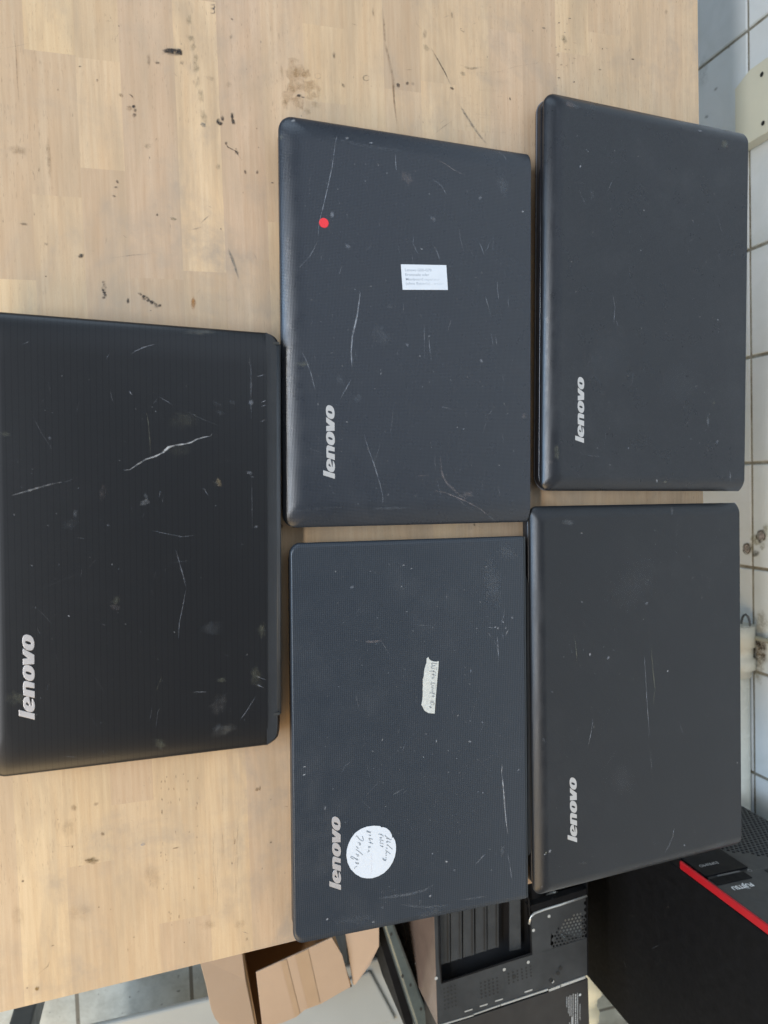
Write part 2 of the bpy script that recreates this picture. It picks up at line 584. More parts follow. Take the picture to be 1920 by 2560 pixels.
# break positions (image row, brightness above) per stave -> metres along the bench
br = {4: [(705, .86, 0), (9999, 1.12, 1)], 5: [(150, 1.07, 1), (500, .86, 0), (1500, .93, .4), (2150, 1.02, 1), (9999, .92, .5)],
      6: [(165, .93, .5), (433, 1.04, .3), (1500, .84, -.3), (2000, .9, 0), (9999, .98, .6)],
      7: [(700, .87, -.6), (1700, .84, -.3), (2296, 1.02, .8), (9999, .9, 0)],
      8: [(10, .86, 0), (682, 1.17, .5), (1700, .9, 0), (2402, 1.05, .8), (9999, .95, .3)], 9: [(650, .92, -.8), (1600, .93, -.4), (9999, .90, -.2)],
      10: [(560, .98, -.2), (900, 1.04, .4), (9999, 1.02, .3)], 11: [(70, .96, .3), (260, 1.06, .5), (1300, .98, 0), (9999, 1.0, 0)],
      12: [(320, 1.02, .4), (9999, 1.0, .2)], 13: [(228, .83, -.1), (9999, .99, 0)], 14: [(209, .98, .4), (1400, 1.12, .4), (9999, 1, 0)],
      15: [(330, 1.03, .4), (9999, 1.05, 0)], 16: [(80, .98, 0), (9999, .99, -.5)], 17: [(157, .88, -.3), (640, .83, -.5), (9999, 1, 0)],
      18: [(138, 1.05, .6), (9999, 1.0, 0)], 19: [(90, .94, 0), (900, 1.02, .3), (9999, 1.02, 0)], 20: [(9999, 1.03, .2)],
      21: [(400, 1.0, 0), (9999, 1.03, 0)], 22: [(9999, 1.02, .3)]}
E0 = bz(0, 2531, 0); E1 = bz(1758, 2104, 0)


def xend(y): return E0.x + (E1.x - E0.x) * (y - E0.y) / (E1.y - E0.y)


m = MB()
for i in range(len(yed) - 1):
    y0, y1 = yed[i], yed[i + 1]
    segs = br.get(i) or [(rnd.randint(200, 900), rnd.uniform(.88, 1.1), rnd.uniform(-.4, .6)), (9999, rnd.uniform(.9, 1.08), .3)]
    pc = CAM.y
    u_mid = 426 + (y0 + y1) / 2 * 2700
    x = XA
    # a couple of staves beyond the frame
    for (vb, k, warm) in [(-rnd.randint(200, 700), rnd.uniform(.9, 1.06), 0)] + segs:
        # row -> x on the table near this stave
        xe = XE if vb > 9000 else bz(480 + (y0 + y1) / 2 * 2350, vb, 0).x
        if vb < 9000 and xe > xend(y0) - .006: xe = XE
        xe = min(xe, XE)
        if xe <= x + .002: continue
        k = 1 + (k - 1) * .78; warm *= .6
        bc = (.54 * k, (.385 + .008 * warm) * k, (.240 - .020 * warm) * k, rnd.random())
        e0, e1 = (xend(y0), xend(y1)) if xe >= XE else (xe, xe)
        m.face([m.vert((x, y0, 0), bc), m.vert((e0, y0, 0), bc), m.vert((e1, y1, 0), bc), m.vert((x, y1, 0), bc)])
        x = xe
bc = (.36, .26, .16, .3)
m.hexa([(XA, YA, -.042), (xend(YA), YA, -.042), (xend(YB), YB, -.042), (XA, YB, -.042), (XA, YA, -.0006), (xend(YA), YA, -.0006), (xend(YB), YB, -.0006), (XA, YB, -.0006)], 0, (.5, .38, .25, .3))
TOPF = len(m.f)


def T(u, v_, dz=.00022): return bz(u, v_, dz)


PXM = 1 / 2560.0   # metres per photo pixel on the bench top
BL = (.03, .025, .022); BR = (.22, .14, .07); GR = (.17, .16, .13); OL = (.20, .17, .10)
sid = 0


def tb(u, v_, ru, rv, al=.8, col=BL, jag=.6, core=.5):
    global sid
    sid += 1
    m.blob(T(u, v_, .00022 + (sid % 9) * .00001), ru * PXM, rv * PXM, al, col, seed=sid, jag=jag, core=core)


def tl(pts, w, al=.6, col=GR):
    global sid
    sid += 1
    m.ribbon([T(u, v_, .00034 + (sid % 9) * .00001) for u, v_ in pts], w * PXM, al, col)


tl([(405, 135), (415, 127), (430, 127), (450, 127), (452, 138)], 14, 1, BL); tb(430, 130, 24, 8, .9); tb(448, 130, 8, 9, 1); tb(393, 157, 6, 4, .95)
tl([(385, 152), (400, 143)], 8, .4); tb(372, 150, 6, 12, .35)
for (x, y, a, b) in [(472, 50, 6, 16), (478, 95, 7, 10), (482, 118, 8, 10), (488, 150, 8, 14), (490, 172, 8, 10), (494, 206, 6, 14), (502, 240, 7, 20), (509, 290, 8, 18)]:
    tb(x, y, a * 1.0, b * 1.1, .44, OL, .9, .4)
tb(508, 312, 8, 6, .85, GR); tb(545, 303, 5, 9, 1); tb(551, 309, 6, 5, .9); tb(556, 296, 4, 8, .95); tb(580, 290, 5, 9, .95); tb(583, 304, 6, 7, .95)
tl([(575, 284), (582, 296)], 5, .9, BL); tl([(592, 282), (610, 268)], 3, .5); tl([(548, 286), (556, 278)], 3, .5)
tb(323, 271, 8, 6, .7, BR); tb(334, 266, 4, 5, .9); tb(338, 276, 4, 4, .9); tb(336, 288, 6, 5, .9); tb(303, 238, 5, 6, .7, BR)
tl([(320, 233), (330, 240), (336, 250)], 4, .8, BL); tl([(325, 232), (333, 244)], 3, .7, BR)
tl([(563, 357), (570, 368), (590, 378), (604, 400)], 4, .7, BL); tb(592, 381, 5, 6, .95); tb(565, 358, 4, 4, .9); tl([(596, 388), (606, 400)], 7, .6, GR)
tl([(33, 60), (40, 130), (43, 200), (50, 285)], 3.5, .5, BR); tl([(0, 122), (40, 115), (75, 108)], 2, .35)
tl([(570, 620), (582, 650), (590, 675), (596, 697)], 8, .75, GR)
tb(202, 640, 8, 5, .9); tl([(196, 634), (212, 636)], 4, .9, BL); tl([(204, 640), (210, 656)], 4, .7, BR)
for k in range(7): tb(259 + (k % 3) * 2, 705 + k * 6.5, 4, 4, .85)
tl([(262, 702), (256, 720), (260, 745)], 7, .5, BL)
for k in range(10): tb(350 + k * 5 + (k % 2) * 4, 735 + k * 3.2 + (k % 3) * 3, 5, 4, .85)
tl([(345, 730), (370, 750), (402, 766)], 10, .45, BL)
tb(320, 752, 3, 8, .85); tb(483, 758, 6, 17, .85, (.35, .16, .05)); tl([(473, 785), (500, 796)], 3, .7); tl([(500, 775), (528, 785)], 3, .5)
tl([(500, 560), (512, 548), (524, 538)], 3, .6); tl([(470, 575), (490, 572), (508, 566)], 5, .45)
tl([(275, 645), (330, 638), (380, 634)], 3, .35); tb(433, 547, 8, 5, .8, OL); tb(393, 537, 3, 3, .8); tb(370, 365, 10, 6, .5, OL)
tb(293, 454, 4, 4, .8); tb(290, 468, 4, 3, .7); tb(285, 490, 5, 3, .5); tb(545, 417, 5, 9, .7, OL)
tl([(127, 312), (133, 320)], 4, .9, BL); tb(97, 424, 2, 5, .7); tb(200, 166, 3, 2, .9); tb(243, 200, 3, 2, .9); tb(297, 65, 2, 2, .9); tb(580, 48, 3, 3, .9)
tb(681, 457, 3, 2, .9); tb(578, 92, 4, 6, .4); tb(525, 195, 9, 7, .35); tb(571, 212, 8, 8, .35, OL); tb(455, 156, 6, 5, .6); tb(45, 375, 18, 12, .3, BR); tb(122, 400, 6, 46, .35, BR)
tb(613, 430, 3, 6, .9); tb(643, 430, 3, 6, .7); tb(115, 610, 4, 4, .5); tb(60, 560, 8, 4, .4)
# "33" pen mark at the top
for oy in (12, 24):
    tl([(525, oy), (536, oy), (536, oy + 6), (531, oy + 6), (536, oy + 6), (535, oy + 9), (525, oy + 8)], 6, 1, (.08, .08, .08))
# big brown stain with a dark crumb
for (x, y, a, b) in [(733, 195, 24, 42), (722, 235, 20, 26), (748, 180, 24, 20), (770, 215, 26, 22), (745, 255, 16, 22), (765, 185, 12, 16), (780, 240, 14, 14)]:
    tb(x, y, a * .85, b * .85, .40, (.36, .22, .10), .9, .75)
for (x, y, a, b) in [(790, 262, 12, 10), (797, 230, 6, 16), (713, 262, 8, 14), (705, 180, 5, 16), (768, 278, 10, 8), (735, 150, 18, 6)]:
    tb(x, y, a, b, .3, (.33, .22, .10), .7, .5)
tb(748, 239, 8, 3.5, .95); tb(757, 243, 4, 3, .9)
for (x, y) in ((795, 190), (916, 195)):
    tl([(x + 8 * cos(k * .8), y + 7 * sin(k * .8)) for k in range(9)], 4, .5, OL)
tb(858, 214, 5, 5, .9); tb(995, 213, 6, 6, .9); tb(1018, 208, 5, 5, .6); tb(1032, 209, 5, 5, .6); tb(933, 30, 3, 14, .5, BR); tb(835, 137, 5, 8, .5)
tl([(1036, 30), (1042, 60), (1055, 75)], 4, .3, BR)
tl([(955, 10), (960, 60), (963, 110), (975, 160), (983, 200), (986, 260), (994, 325)], 9, .55, (.30, .19, .10))
tl([(985, 195), (983, 225), (990, 300)], 5, .5, (.25, .16, .09))
tl([(1078, 120), (1095, 150), (1112, 180), (1124, 207)], 4, .85, BL); tl([(1110, 180), (1127, 212)], 6, .6, GR); tb(1130, 221, 6, 4, .8)
tl([(1147, 258), (1162, 284), (1180, 312), (1200, 340), (1218, 362)], 9, .6, GR); tl([(1160, 282), (1185, 318)], 4, .8, BL)
tl([(1082, 338), (1110, 316), (1134, 300)], 2.5, .4, BR); tl([(1225, 186), (1290, 166), (1380, 152)], 3, .22, BR)
tb(1062, 85, 7, 12, .35); tb(1065, 120, 9, 10, .4, OL); tb(1130, 38, 4, 8, .7, BR); tl([(1150, 74), (1160, 80), (1162, 74)], 3, .8, BL)
rs = random.Random(3)
for k in range(46):
    x = rs.uniform(1140, 1245); y = rs.choice([rs.uniform(60, 200), rs.uniform(150, 350), rs.uniform(260, 350)])
    tl([(x, y), (x + rs.uniform(10, 34), y + rs.uniform(-1, 5))], rs.uniform(3, 7), rs.uniform(.25, .6), rs.choice([OL, OL, GR, BR]))
tl([(1150, 162), (1175, 172), (1210, 168)], 8, .5, OL); tb(1157, 184, 8, 6, .6, OL); tb(1275, 247, 3, 4, .9); tb(1360, 70, 7, 3, .8, GR)
for k in range(26):
    x = 1400 + rs.uniform(-12, 40); y = rs.uniform(20, 215)
    tb(x, y, rs.uniform(2, 6), rs.uniform(1.5, 3), rs.uniform(.3, .7), rs.choice([BR, OL, GR]))
tb(1410, 98, 10, 12, .45, OL); tl([(1500, 60), (1540, 54)], 4, .5, OL); tb(1582, 148, 5, 3, .8); tl([(1618, 150), (1630, 130)], 2.5, .7, (.3, .12, .05)); tb(1500, 174, 5, 3, .5); tb(1665, 30, 6, 8, .35, BR)
tb(1506, 122, 2, 3, .9); tl([(1318, 360), (1330, 366)], 3, .8, BL); tl([(1325, 205), (1350, 200)], 3, .3, BR)
# lower left part
tb(230, 2152, 15, 10, .85, (.20, .13, .06)); tb(222, 2150, 12, 3, .7, (.2, .12, .05)); tb(256, 2085, 6, 5, .85, BR); tb(358, 2111, 6, 5, .8, (.35, .33, .30))
tb(440, 2120, 10, 2, .8, BR); tb(57, 2203, 4, 3, .9, BR); tb(93, 2472, 5, 7, .95, (.22, .12, .02)); tb(68, 2470, 3, 2, .8, BR); tb(617, 2348, 3, 6, .6, BR)
tb(320, 2375, 2, 6, .5, BR); tb(643, 1973, 7, 5, .7, BR); tb(650, 1970, 2, 8, .7, BR); tb(677, 2106, 3, 3, .8); tb(580, 2158, 2, 3, .9); tb(587, 2104, 3, 8, .4, BR)
tb(405, 2030, 2, 6, .7, BR); tb(184, 2020, 8, 8, .4, BR); tb(170, 2070, 14, 28, .22, BR); tb(240, 2010, 8, 4, .4, BR); tl([(375, 2200), (376, 2215)], 3, .8, BR)
tb(247, 2268, 2, 2, .9, BR); tb(335, 2343, 3, 2, .8, BR); tb(132, 2364, 4, 2, .7, BR); tl([(145, 2118), (172, 2116), (190, 2114)], 2, .4, BR); tl([(90, 2440), (120, 2415), (125, 2400)], 3, .35, BR)
tb(520, 2312, 24, 12, .25, (.3, .2, .1)); tb(600, 2310, 18, 10, .25, (.3, .2, .1)); tl([(560, 2265), (600, 2262)], 3, .4, BR); tb(380, 2190, 22, 30, .18, BR); tb(45, 2290, 16, 26, .16, BR); tb(200, 2280, 26, 24, .16, BR)
for k in range(40):
    x = rs.uniform(400, 500); y = rs.uniform(1930, 2380)
    tb(x, y, 1.6, rs.uniform(2, 5), .55, BR)
for k in range(16):
    x = rs.choice([535, 560, 590]) + rs.uniform(-8, 8); y = rs.uniform(1930, 2200)
    tl([(x, y), (x + 3, y + 40), (x, y + 90)], rs.uniform(2, 5), .25, (.36, .24, .12))
tl([(1177, 1310), (1180, 1325)], 4, .9, BL); tb(1186, 1312, 3, 4, .8); tb(703, 1315, 5, 8, .6, BR)
# stray fine specks
for k in range(260):
    x = rs.uniform(0, 1740); y = rs.uniform(0, 2500)
    if rs.random() < .5: tb(x, y, rs.uniform(1, 2.6), rs.uniform(1.5, 4), rs.uniform(.4, .85), rs.choice([BL, BR, GR]))
    else:
        a = rs.uniform(0, 6.28); L = rs.uniform(5, 22)
        tl([(x, y), (x + L * cos(a) * .5, y + L * sin(a) * .5), (x + L * cos(a), y + L * sin(a) + rs.uniform(-2, 2))], rs.uniform(1.2, 2.4), rs.uniform(.25, .6), rs.choice([BR, GR, BL]))
m.build('tabletop', [M_WOOD, M_DEC], bench)
M_LEG = simple('grey_steel_leg', (.16, .17, .18, 1), .5, .3)
for x in (XA + .1, XE - .35):
    for y in (YA + .08, YB - .1):
        m = MB(); m.box((x - .03, y - .03, -.9), (x + .03, y + .03, -.0425)); m.build('leg', M_LEG, bench)

# ================================================================== LAPTOPS
M_LOGO = simple('satin_silver_logo', (.42, .405, .385, 1), .42, .25, var=.03)
M_CHROME = simple('brushed_chrome_logo', (.52, .475, .445, 1), .28, .4, var=.03)
M_BASE = simple('black_base_plastic', (.016, .016, .018, 1), .42, var=.2)
M_BASE_G = simple('glossy_black_plastic', (.012, .012, .014, 1), .16, var=.2)
M_HINGE = simple('dark_grey_hinge_plastic', (.030, .032, .034, 1), .4, var=.15)
M_RIM = simple('black_lid_rim', (.013, .013, .015, 1), .35)


def letters():
    """outlines of the lower-case word mark, (along, up) in drawing units; each = (outer, [holes])"""
    def ell(cx, cy, A, B, k=.28, n=36, p=2.35):
        o = []
        for i in range(n):
            a = 2 * pi * i / n
            x = A * math.copysign(abs(cos(a)) ** (2 / p), cos(a)); y = B * math.copysign(abs(sin(a)) ** (2 / p), sin(a))
            o.append((cx + x + k * y, cy + y))
        return o
    L = []
    L.append(([(0, 0), (115, 0), (190, 270), (75, 270)], []))
    e = ell(303, 97, 148, 99)
    # open the e with a slanted slit
    tip = [(418, 45), (270, 50), (270, 62), (455, 98)]
    out = []
    for (x, y) in e:
        if x > 395 and 36 < y < 104: continue
        out.append((x, y))
    # insert the slit where the ring was cut (right side, between low and high points)
    out = sorted(out, key=lambda q: math.atan2(q[1] - 97, q[0] - 303 - .28 * (q[1] - 97)))
    # atan2 from -pi..pi : gap lies around 0 ; find index of first positive
    idx = next(i for i, q in enumerate(out) if math.atan2(q[1] - 97, q[0] - 303 - .28 * (q[1] - 97)) > -.12)
    out = out[:idx] + tip + out[idx:]
    L.append((out, [[(352, 128), (318, 150), (292, 143), (276, 112), (274, 90), (300, 98)]]))
    L.append(([(430, 0), (563, 0), (598, 150), (648, 150), (625, 3), (722, 3), (764, 140), (762, 168), (742, 186), (700, 195), (600, 196), (484, 190)], []))
    L.append((ell(925, 99, 152, 101), [ell(922, 101, 28, 53, n=20)]))
    L.append(([(1105, 3), (1283, 3), (1408, 197), (1297, 197), (1214, 107), (1203, 197), (1087, 197)], []))
    L.append((ell(1526, 103, 152, 101), [ell(1522, 105, 30, 53, n=20)]))
    return L


LET = letters()


def logo(parent, o, e, top, z, mat, chrome=False):
    """o = start of baseline, e = end of baseline, top = point where the l ends (photo rows), z plane"""
    O = bz(*o, z); A = (bz(*e, z) - O) / 1685.0
    B = (bz(*top, z) - O)
    B = (B - A * 75) / 270.0
    cu = bpy.data.curves.new('brand_logo', 'CURVE'); cu.dimensions = '2D'; cu.fill_mode = 'BOTH'
    cu.extrude = .8; cu.bevel_depth = 2.0 if not chrome else 9.0; cu.bevel_resolution = 1
    sh = 9 if chrome else 2
    for outer, holes in LET:
        for pl in [outer] + holes:
            sp = cu.splines.new('POLY'); sp.points.add(len(pl) - 1)
            for i, (a, b) in enumerate(pl): sp.points[i].co = (a, b, 0, 1)
            sp.use_cyclic_u = True
    cu.offset = -sh * .8
    tmp = bpy.data.objects.new('tmp', cu); COL.objects.link(tmp)
    dg = bpy.context.evaluated_depsgraph_get()
    me = bpy.data.meshes.new_from_object(tmp.evaluated_get(dg))
    bpy.data.objects.remove(tmp)
    mb = MB(); k = A.length
    for v_ in me.vertices:
        p = O + A * v_.co.x + B * v_.co.y; mb.vert((p.x, p.y, z + .0002 + (v_.co.z + sh) * k * (.45 if chrome else .4)))
    flip = A.cross(B).z < 0
    for f in me.polygons:
        ix = list(f.vertices); mb.face(ix[::-1] if flip else ix)
    mb.build('brand_logo', mat, parent)


def scuffs(mb, quad, z, seed, nd=150, ns=40, lo=.12, hi=.45, inset=.02, w=1.0):
    r = random.Random(seed)
    Q = [Vector((q[0], q[1], 0)) for q in quad]

    def pt(a, b): p = Q[0] * (1 - a) * (1 - b) + Q[1] * a * (1 - b) + Q[2] * a * b + Q[3] * (1 - a) * b; return Vector((p.x, p.y, z))
    for k in range(nd):
        c = pt(r.uniform(inset + .03, .97 - inset), r.uniform(inset + .06, .96 - inset)); s_ = r.choice([.0003, .0004, .0005, .0007])
        g = r.choice([.35, .45, .55]); c.z += .00001 * (k % 11)
        mb.blob(c, s_ * r.uniform(.8, 1.6), s_ * r.uniform(.8, 1.6), r.uniform(lo, hi) * .8, (g, g, g * .98), seed=seed * 77 + k, n=7, jag=.7)
    for k in range(ns):
        c = pt(r.uniform(.08, .92), r.uniform(.1, .9)); a = r.uniform(0, 6.28) if r.random() < .5 else r.gauss(0, .35); L = r.choice([.004, .006, .01, .018, .03]) * r.uniform(.6, 1.2)
        bend = r.uniform(-.25, .25); P = []
        for i in range(5):
            s_ = i / 4; P.append(Vector((c.x + cos(a + bend * s_) * L * s_, c.y + sin(a + bend * s_) * L * s_, z + .0001 + .00001 * (k % 13))))
        g = r.uniform(.25, .45); mb.ribbon(P, r.uniform(.0004, .0008) * w, r.uniform(lo * .5, hi * .55), (g, g, g * 1.03))


def marks(mb, z, strokes, blobs, seed=0, bk=.5):
    for i, (pts, w, al, col) in enumerate(strokes):
        P = []
        for j in range(len(pts) - 1):
            a = Vector(pts[j]); b = Vector(pts[j + 1]); n = max(1, int((b - a).length / 7))
            for q in range(n): P.append(a.lerp(b, q / n))
        P.append(Vector(pts[-1]))
        mb.ribbon([bz(p.x, p.y, z + .00035 + .00001 * (i % 9)) for p in P], w * .62 / 2400.0, min(1, al * .54), col)
    for i, (u, v_, ru, rv, al, col) in enumerate(blobs):
        mb.blob(bz(u, v_, z + .00045 + .00001 * (i % 9)), ru / 2400.0, rv / 2400.0, al * bk, col, seed=seed * 100 + i, n=14, jag=.8, core=.35)


GY = (.50, .52, .56); GD = (.30, .32, .34); WR = (.42, .34, .31); YL = (.34, .33, .22); WH = (.75, .75, .75)


def laptop(name, label, quadpx, zr, ztop, lidmat, radii, rings, theta, base_inset, base_z, hinge=True, ns=1, seed=1, ext_base=0.0, dens=1.0, rim=True, warp=None, groups='closed laptops laid out on the workbench'):
    """quadpx order: front-start, front-end, rear-end, rear-start  (s along the bench, t towards the wall)"""
    quad = [bz(*p, zr if i < 2 else zr + (ztop - zr) * .35) for i, p in enumerate(quadpx)]   # the rear edge is upright: its outline is the top edge
    cx = sum(q.x for q in quad) / 4; cy = sum(q.y for q in quad) / 4
    root = empty(name, (cx, cy, 0), theta)
    tag(root, label, 'laptop', groups)
    # lid
    mb = MB(); mb.loft(rings, quad, radii, n=10, warp=warp)
    scuffs(mb, quad, ztop + .0001, seed, int(150 * dens), int(40 * dens))
    return root, quad, mb


def base(root, quad, zb0, zb1, ins, radii, mat=None, grow_rear=0.0, feet=True, taper=.004):
    Q = [Vector((q.x, q.y, 0)) for q in quad]
    dr = (Q[3] - Q[0]).normalized()
    Q[2] = Q[2] + dr * grow_rear; Q[3] = Q[3] + dr * grow_rear
    mb = MB()
    rings = [((ins[0] + taper, ins[1] + taper, ins[2] + taper, ins[3] + taper), zb0), (ins, zb0 + .005), (ins, zb1 - .001), (tuple(i + .001 for i in ins), zb1)]
    mb.loft(rings, Q, radii, n=8)
    b = mb.build('base', mat or M_BASE, root)
    if feet:
        C4 = [Q[0] * .85 + Q[2] * .15, Q[1] * .85 + Q[3] * .15, Q[2] * .85 + Q[0] * .15, Q[3] * .85 + Q[1] * .15]
        for c in C4:
            f = MB(); f.tube([(c.x, c.y, .0004), (c.x, c.y, zb0 + .001)], .009, n=14); f.build('foot', M_BASE, root)
    return b


def bevel_rings(z0, zr, zt, front, side, rear, n=7, lip=.002):
    R = [((.0015,) * 4, z0), ((0,) * 4, z0 + .0012), ((0,) * 4, zr)]
    R.append((tuple(x * .012 for x in (front, side, rear, side)), zr + (zt - zr) * .06))
    for k in range(1, n + 1):
        s_ = k / n
        zz = zr + (zt - zr) * (.06 + .94 * (1 - (1 - s_) ** 2.1))
        R.append(((front * s_, side * s_, rear * s_, side * s_), zz))
    return R


# ---------------- laptop with the red sticker
Z2 = .0290
lm = lid_mat('checked_charcoal_lid', (.027, .031, .038, 1), 'dots', .00185, .28, .5, dust=.3, bumpk=.5)
r2, q2, mb = laptop('laptop', 'charcoal laptop with a red dot sticker and a printed white paper label on its lid',
                    [(696, 286), (708, 1320), (1325, 1305), (1327, 383)], .021, Z2, lm, (.013, .012, .003, .003),
                    bevel_rings(.0165, .0205, Z2, .026, .024, .003, 12), .0, None, None, seed=2, dens=1.5)
marks(mb, Z2, [
    ([(843, 338), (838, 360), (830, 420), (812, 500), (797, 560), (795, 590)], 4, .75, GY),
    ([(795, 600), (785, 622), (775, 640), (745, 672)], 3.5, .4, GY),
    ([(901, 728), (899, 745), (893, 790), (881, 840), (878, 880), (880, 921)], 7, .85, GY),
    ([(878, 948), (866, 970), (850, 998)], 4, .45, GY),
    ([(988, 385), (989, 405), (991, 428)], 4, .55, GY),
    ([(1090, 398), (1110, 408), (1140, 428), (1165, 440)], 4, .45, WR),
    ([(1083, 448), (1104, 465), (1118, 490)], 3.5, .45, GY),
    ([(910, 1085), (920, 1120), (935, 1160), (950, 1210), (957, 1240), (957, 1265)], 4, .5, GY),
    ([(1083, 1228), (1100, 1228), (1120, 1234), (1165, 1253), (1200, 1272), (1220, 1288)], 5, .6, WR),
    ([(1220, 1288), (1240, 1305)], 4, .3, GY), ([(1100, 1170), (1115, 1205), (1150, 1240), (1170, 1250)], 12, .25, WR),
    ([(1100, 1140), (1106, 1190), (1120, 1215)], 8, .25, WR),
    ([(755, 880), (765, 900), (778, 935), (788, 975)], 5, .4, GY),
    ([(1213, 740), (1222, 770), (1228, 790)], 6, .35, GD), ([(1228, 830), (1233, 865)], 4, .3, GY), ([(1238, 830), (1242, 865)], 4, .3, GY),
    ([(1245, 700), (1243, 720), (1247, 750)], 3.5, .45, GY), ([(1275, 730), (1270, 750), (1273, 780)], 3.5, .35, GD),
    ([(1035, 590), (1032, 608), (1040, 625), (1048, 640)], 3.5, .35, GY), ([(1083, 612), (1093, 630), (1101, 655)], 3.5, .4, GY),
    ([(1198, 605), (1204, 620), (1212, 640)], 5, .45, GY), ([(1227, 600), (1220, 618), (1210, 634)], 3, .35, GY), ([(1233, 575), (1232, 650)], 3, .2, GD),
    ([(1060, 808), (1061, 850), (1062, 898)], 3, .35, GY), ([(1072, 840), (1074, 870), (1079, 902)], 4, .35, GY), ([(992, 600), (1000, 640)], 3, .3, GD),
    ([(820, 342), (850, 350), (900, 362), (960, 372), (1010, 378)], 16, .10, GD), ([(740, 1278), (800, 1270), (860, 1268)], 12, .10, GD),
    ([(930, 1272), (980, 1270), (1020, 1270)], 12, .16, GD), ([(1245, 378), (1262, 392), (1266, 402)], 6, .35, GD), ([(1040, 1190), (1075, 1188)], 5, .3, WR),
    ([(840, 575), (860, 582), (880, 600), (895, 630)], 3, .2, GD), ([(1205, 1085), (1215, 1060), (1222, 1030)], 4, .22, GD), ([(1098, 1016), (1120, 1020), (1132, 1026)], 4, .3, GY)],
    [(1017, 445, 16, 16, .28, WR), (1082, 547, 8, 8, .4, GY), (830, 537, 6, 6, .5, GY), (870, 616, 6, 7, .35, GY), (733, 302, 5, 4, .6, WH), (1307, 529, 3, 3, .7, WH), (1203, 902, 5, 5, .45, GY),
     (703, 342, 5, 8, .5, YL), (975, 765, 8, 8, .25, GD), (895, 995, 10, 10, .22, GD), (755, 910, 18, 8, .3, YL), (868, 345, 5, 3, .5, WH), (928, 357, 4, 2, .7, WH), (1256, 465, 14, 30, .16, GD),
     (1200, 495, 4, 6, .4, GY), (1018, 862, 4, 4, .4, GY), (950, 840, 30, 22, .14, GD), (850, 950, 10, 12, .2, GD), (1165, 1236, 18, 10, .25, WR), (1310, 1040, 10, 8, .2, WR)], 2)
lid = mb.build('lid', [lm, M_DEC], r2)
base(r2, q2, .003, .0155, (.001, .003, .002, .003), (.014, .014, .004, .004), M_BASE_G)
logo(r2, (837, 1197), (836.5, 1013.5), (808, 1188), Z2, M_LOGO)
st = MB(); c = bz(809.5, 557.5, Z2)
rr = 10.5 / 2440
st.tube([(c.x, c.y, Z2), (c.x, c.y, Z2 + .0004)], rr, n=36)
o = st.build('round_sticker', simple('red_paper', lin(205, 44, 50), .5, var=.03), r2); o['label'] = 'small round red sticker'
# printed label
M_PAPER = simple('white_paper', lin(194, 197, 200), .6, var=.015, nscale=60, bump=.1)
LQ = [(1002, 661), (1115.5, 663), (1119.5, 725), (1006.5, 724.5)]


def sheet(name, px, z, th, mat, parent, n=1):
    s_ = MB(); pts = [bz(u, v_, z) for u, v_ in px]
    area2 = sum(pts[i].x * pts[(i + 1) % len(pts)].y - pts[(i + 1) % len(pts)].x * pts[i].y for i in range(len(pts)))
    if area2 < 0: pts = pts[::-1]
    s_.prism([(p.x, p.y) for p in pts], z, z + th)
    return s_.build(name, mat, parent)


plab = sheet('paper_label', LQ, Z2 + .0002, .0003, M_PAPER, r2)
plab['label'] = 'printed white paper label'


def text_mesh(txt, size, bold=0.0):
    cu = bpy.data.curves.new('txt', 'FONT'); cu.body = txt; cu.size = size; cu.offset = bold; cu.resolution_u = 2
    tmp = bpy.data.objects.new('tmp', cu); COL.objects.link(tmp)
    me = bpy.data.meshes.new_from_object(tmp.evaluated_get(bpy.context.evaluated_depsgraph_get()))
    bpy.data.objects.remove(tmp)
    return [tuple(v_.co) for v_ in me.vertices], [tuple(f.vertices) for f in me.polygons]


def put_text(mb, txt, O, A, B, size, col, al=1, bold=0.0, fade=None, width=None):
    """text along A with up direction B (unit vectors), origin O"""
    vs, fs = text_mesh(txt, 1.0, bold)
    wmax = max(v_[0] for v_ in vs)
    kx = size if width is None else width / wmax
    off = len(mb.v)
    for v_ in vs:
        a = al if fade is None else al * (1 + (fade - 1) * v_[0] / wmax)
        mb.vert(O + A * (v_[0] * kx) + B * (v_[1] * size), (*col, a))
    N = A.cross(B)
    for f in fs: mb.face([off + i for i in f], 0)


ink = MB()
zt = Z2 + .0007
for (txt, u, v_, wpx, fade) in [('Lenovo G50-G70', 1012, 678, 67, .8), ('Ersatzteile oder', 1013, 689.5, 60, .8), ('Mainboard reparatur', 1014, 701, 86, .35), ('(ohne Batterie) , weiter', 1014, 711.5, 96, .2)]:
    O = bz(u, v_, zt); A = (bz(u + wpx, v_ + .6, zt) - O); Wt = A.length; A.normalize(); B = Vector((-A.y, A.x, 0))
    if B.x > 0: B = -B
    put_text(ink, txt, O, A, B, 8.6 / 2440, (.30, .33, .37), .62, .004, fade, Wt)
ink.build('print', M_INK, plab)

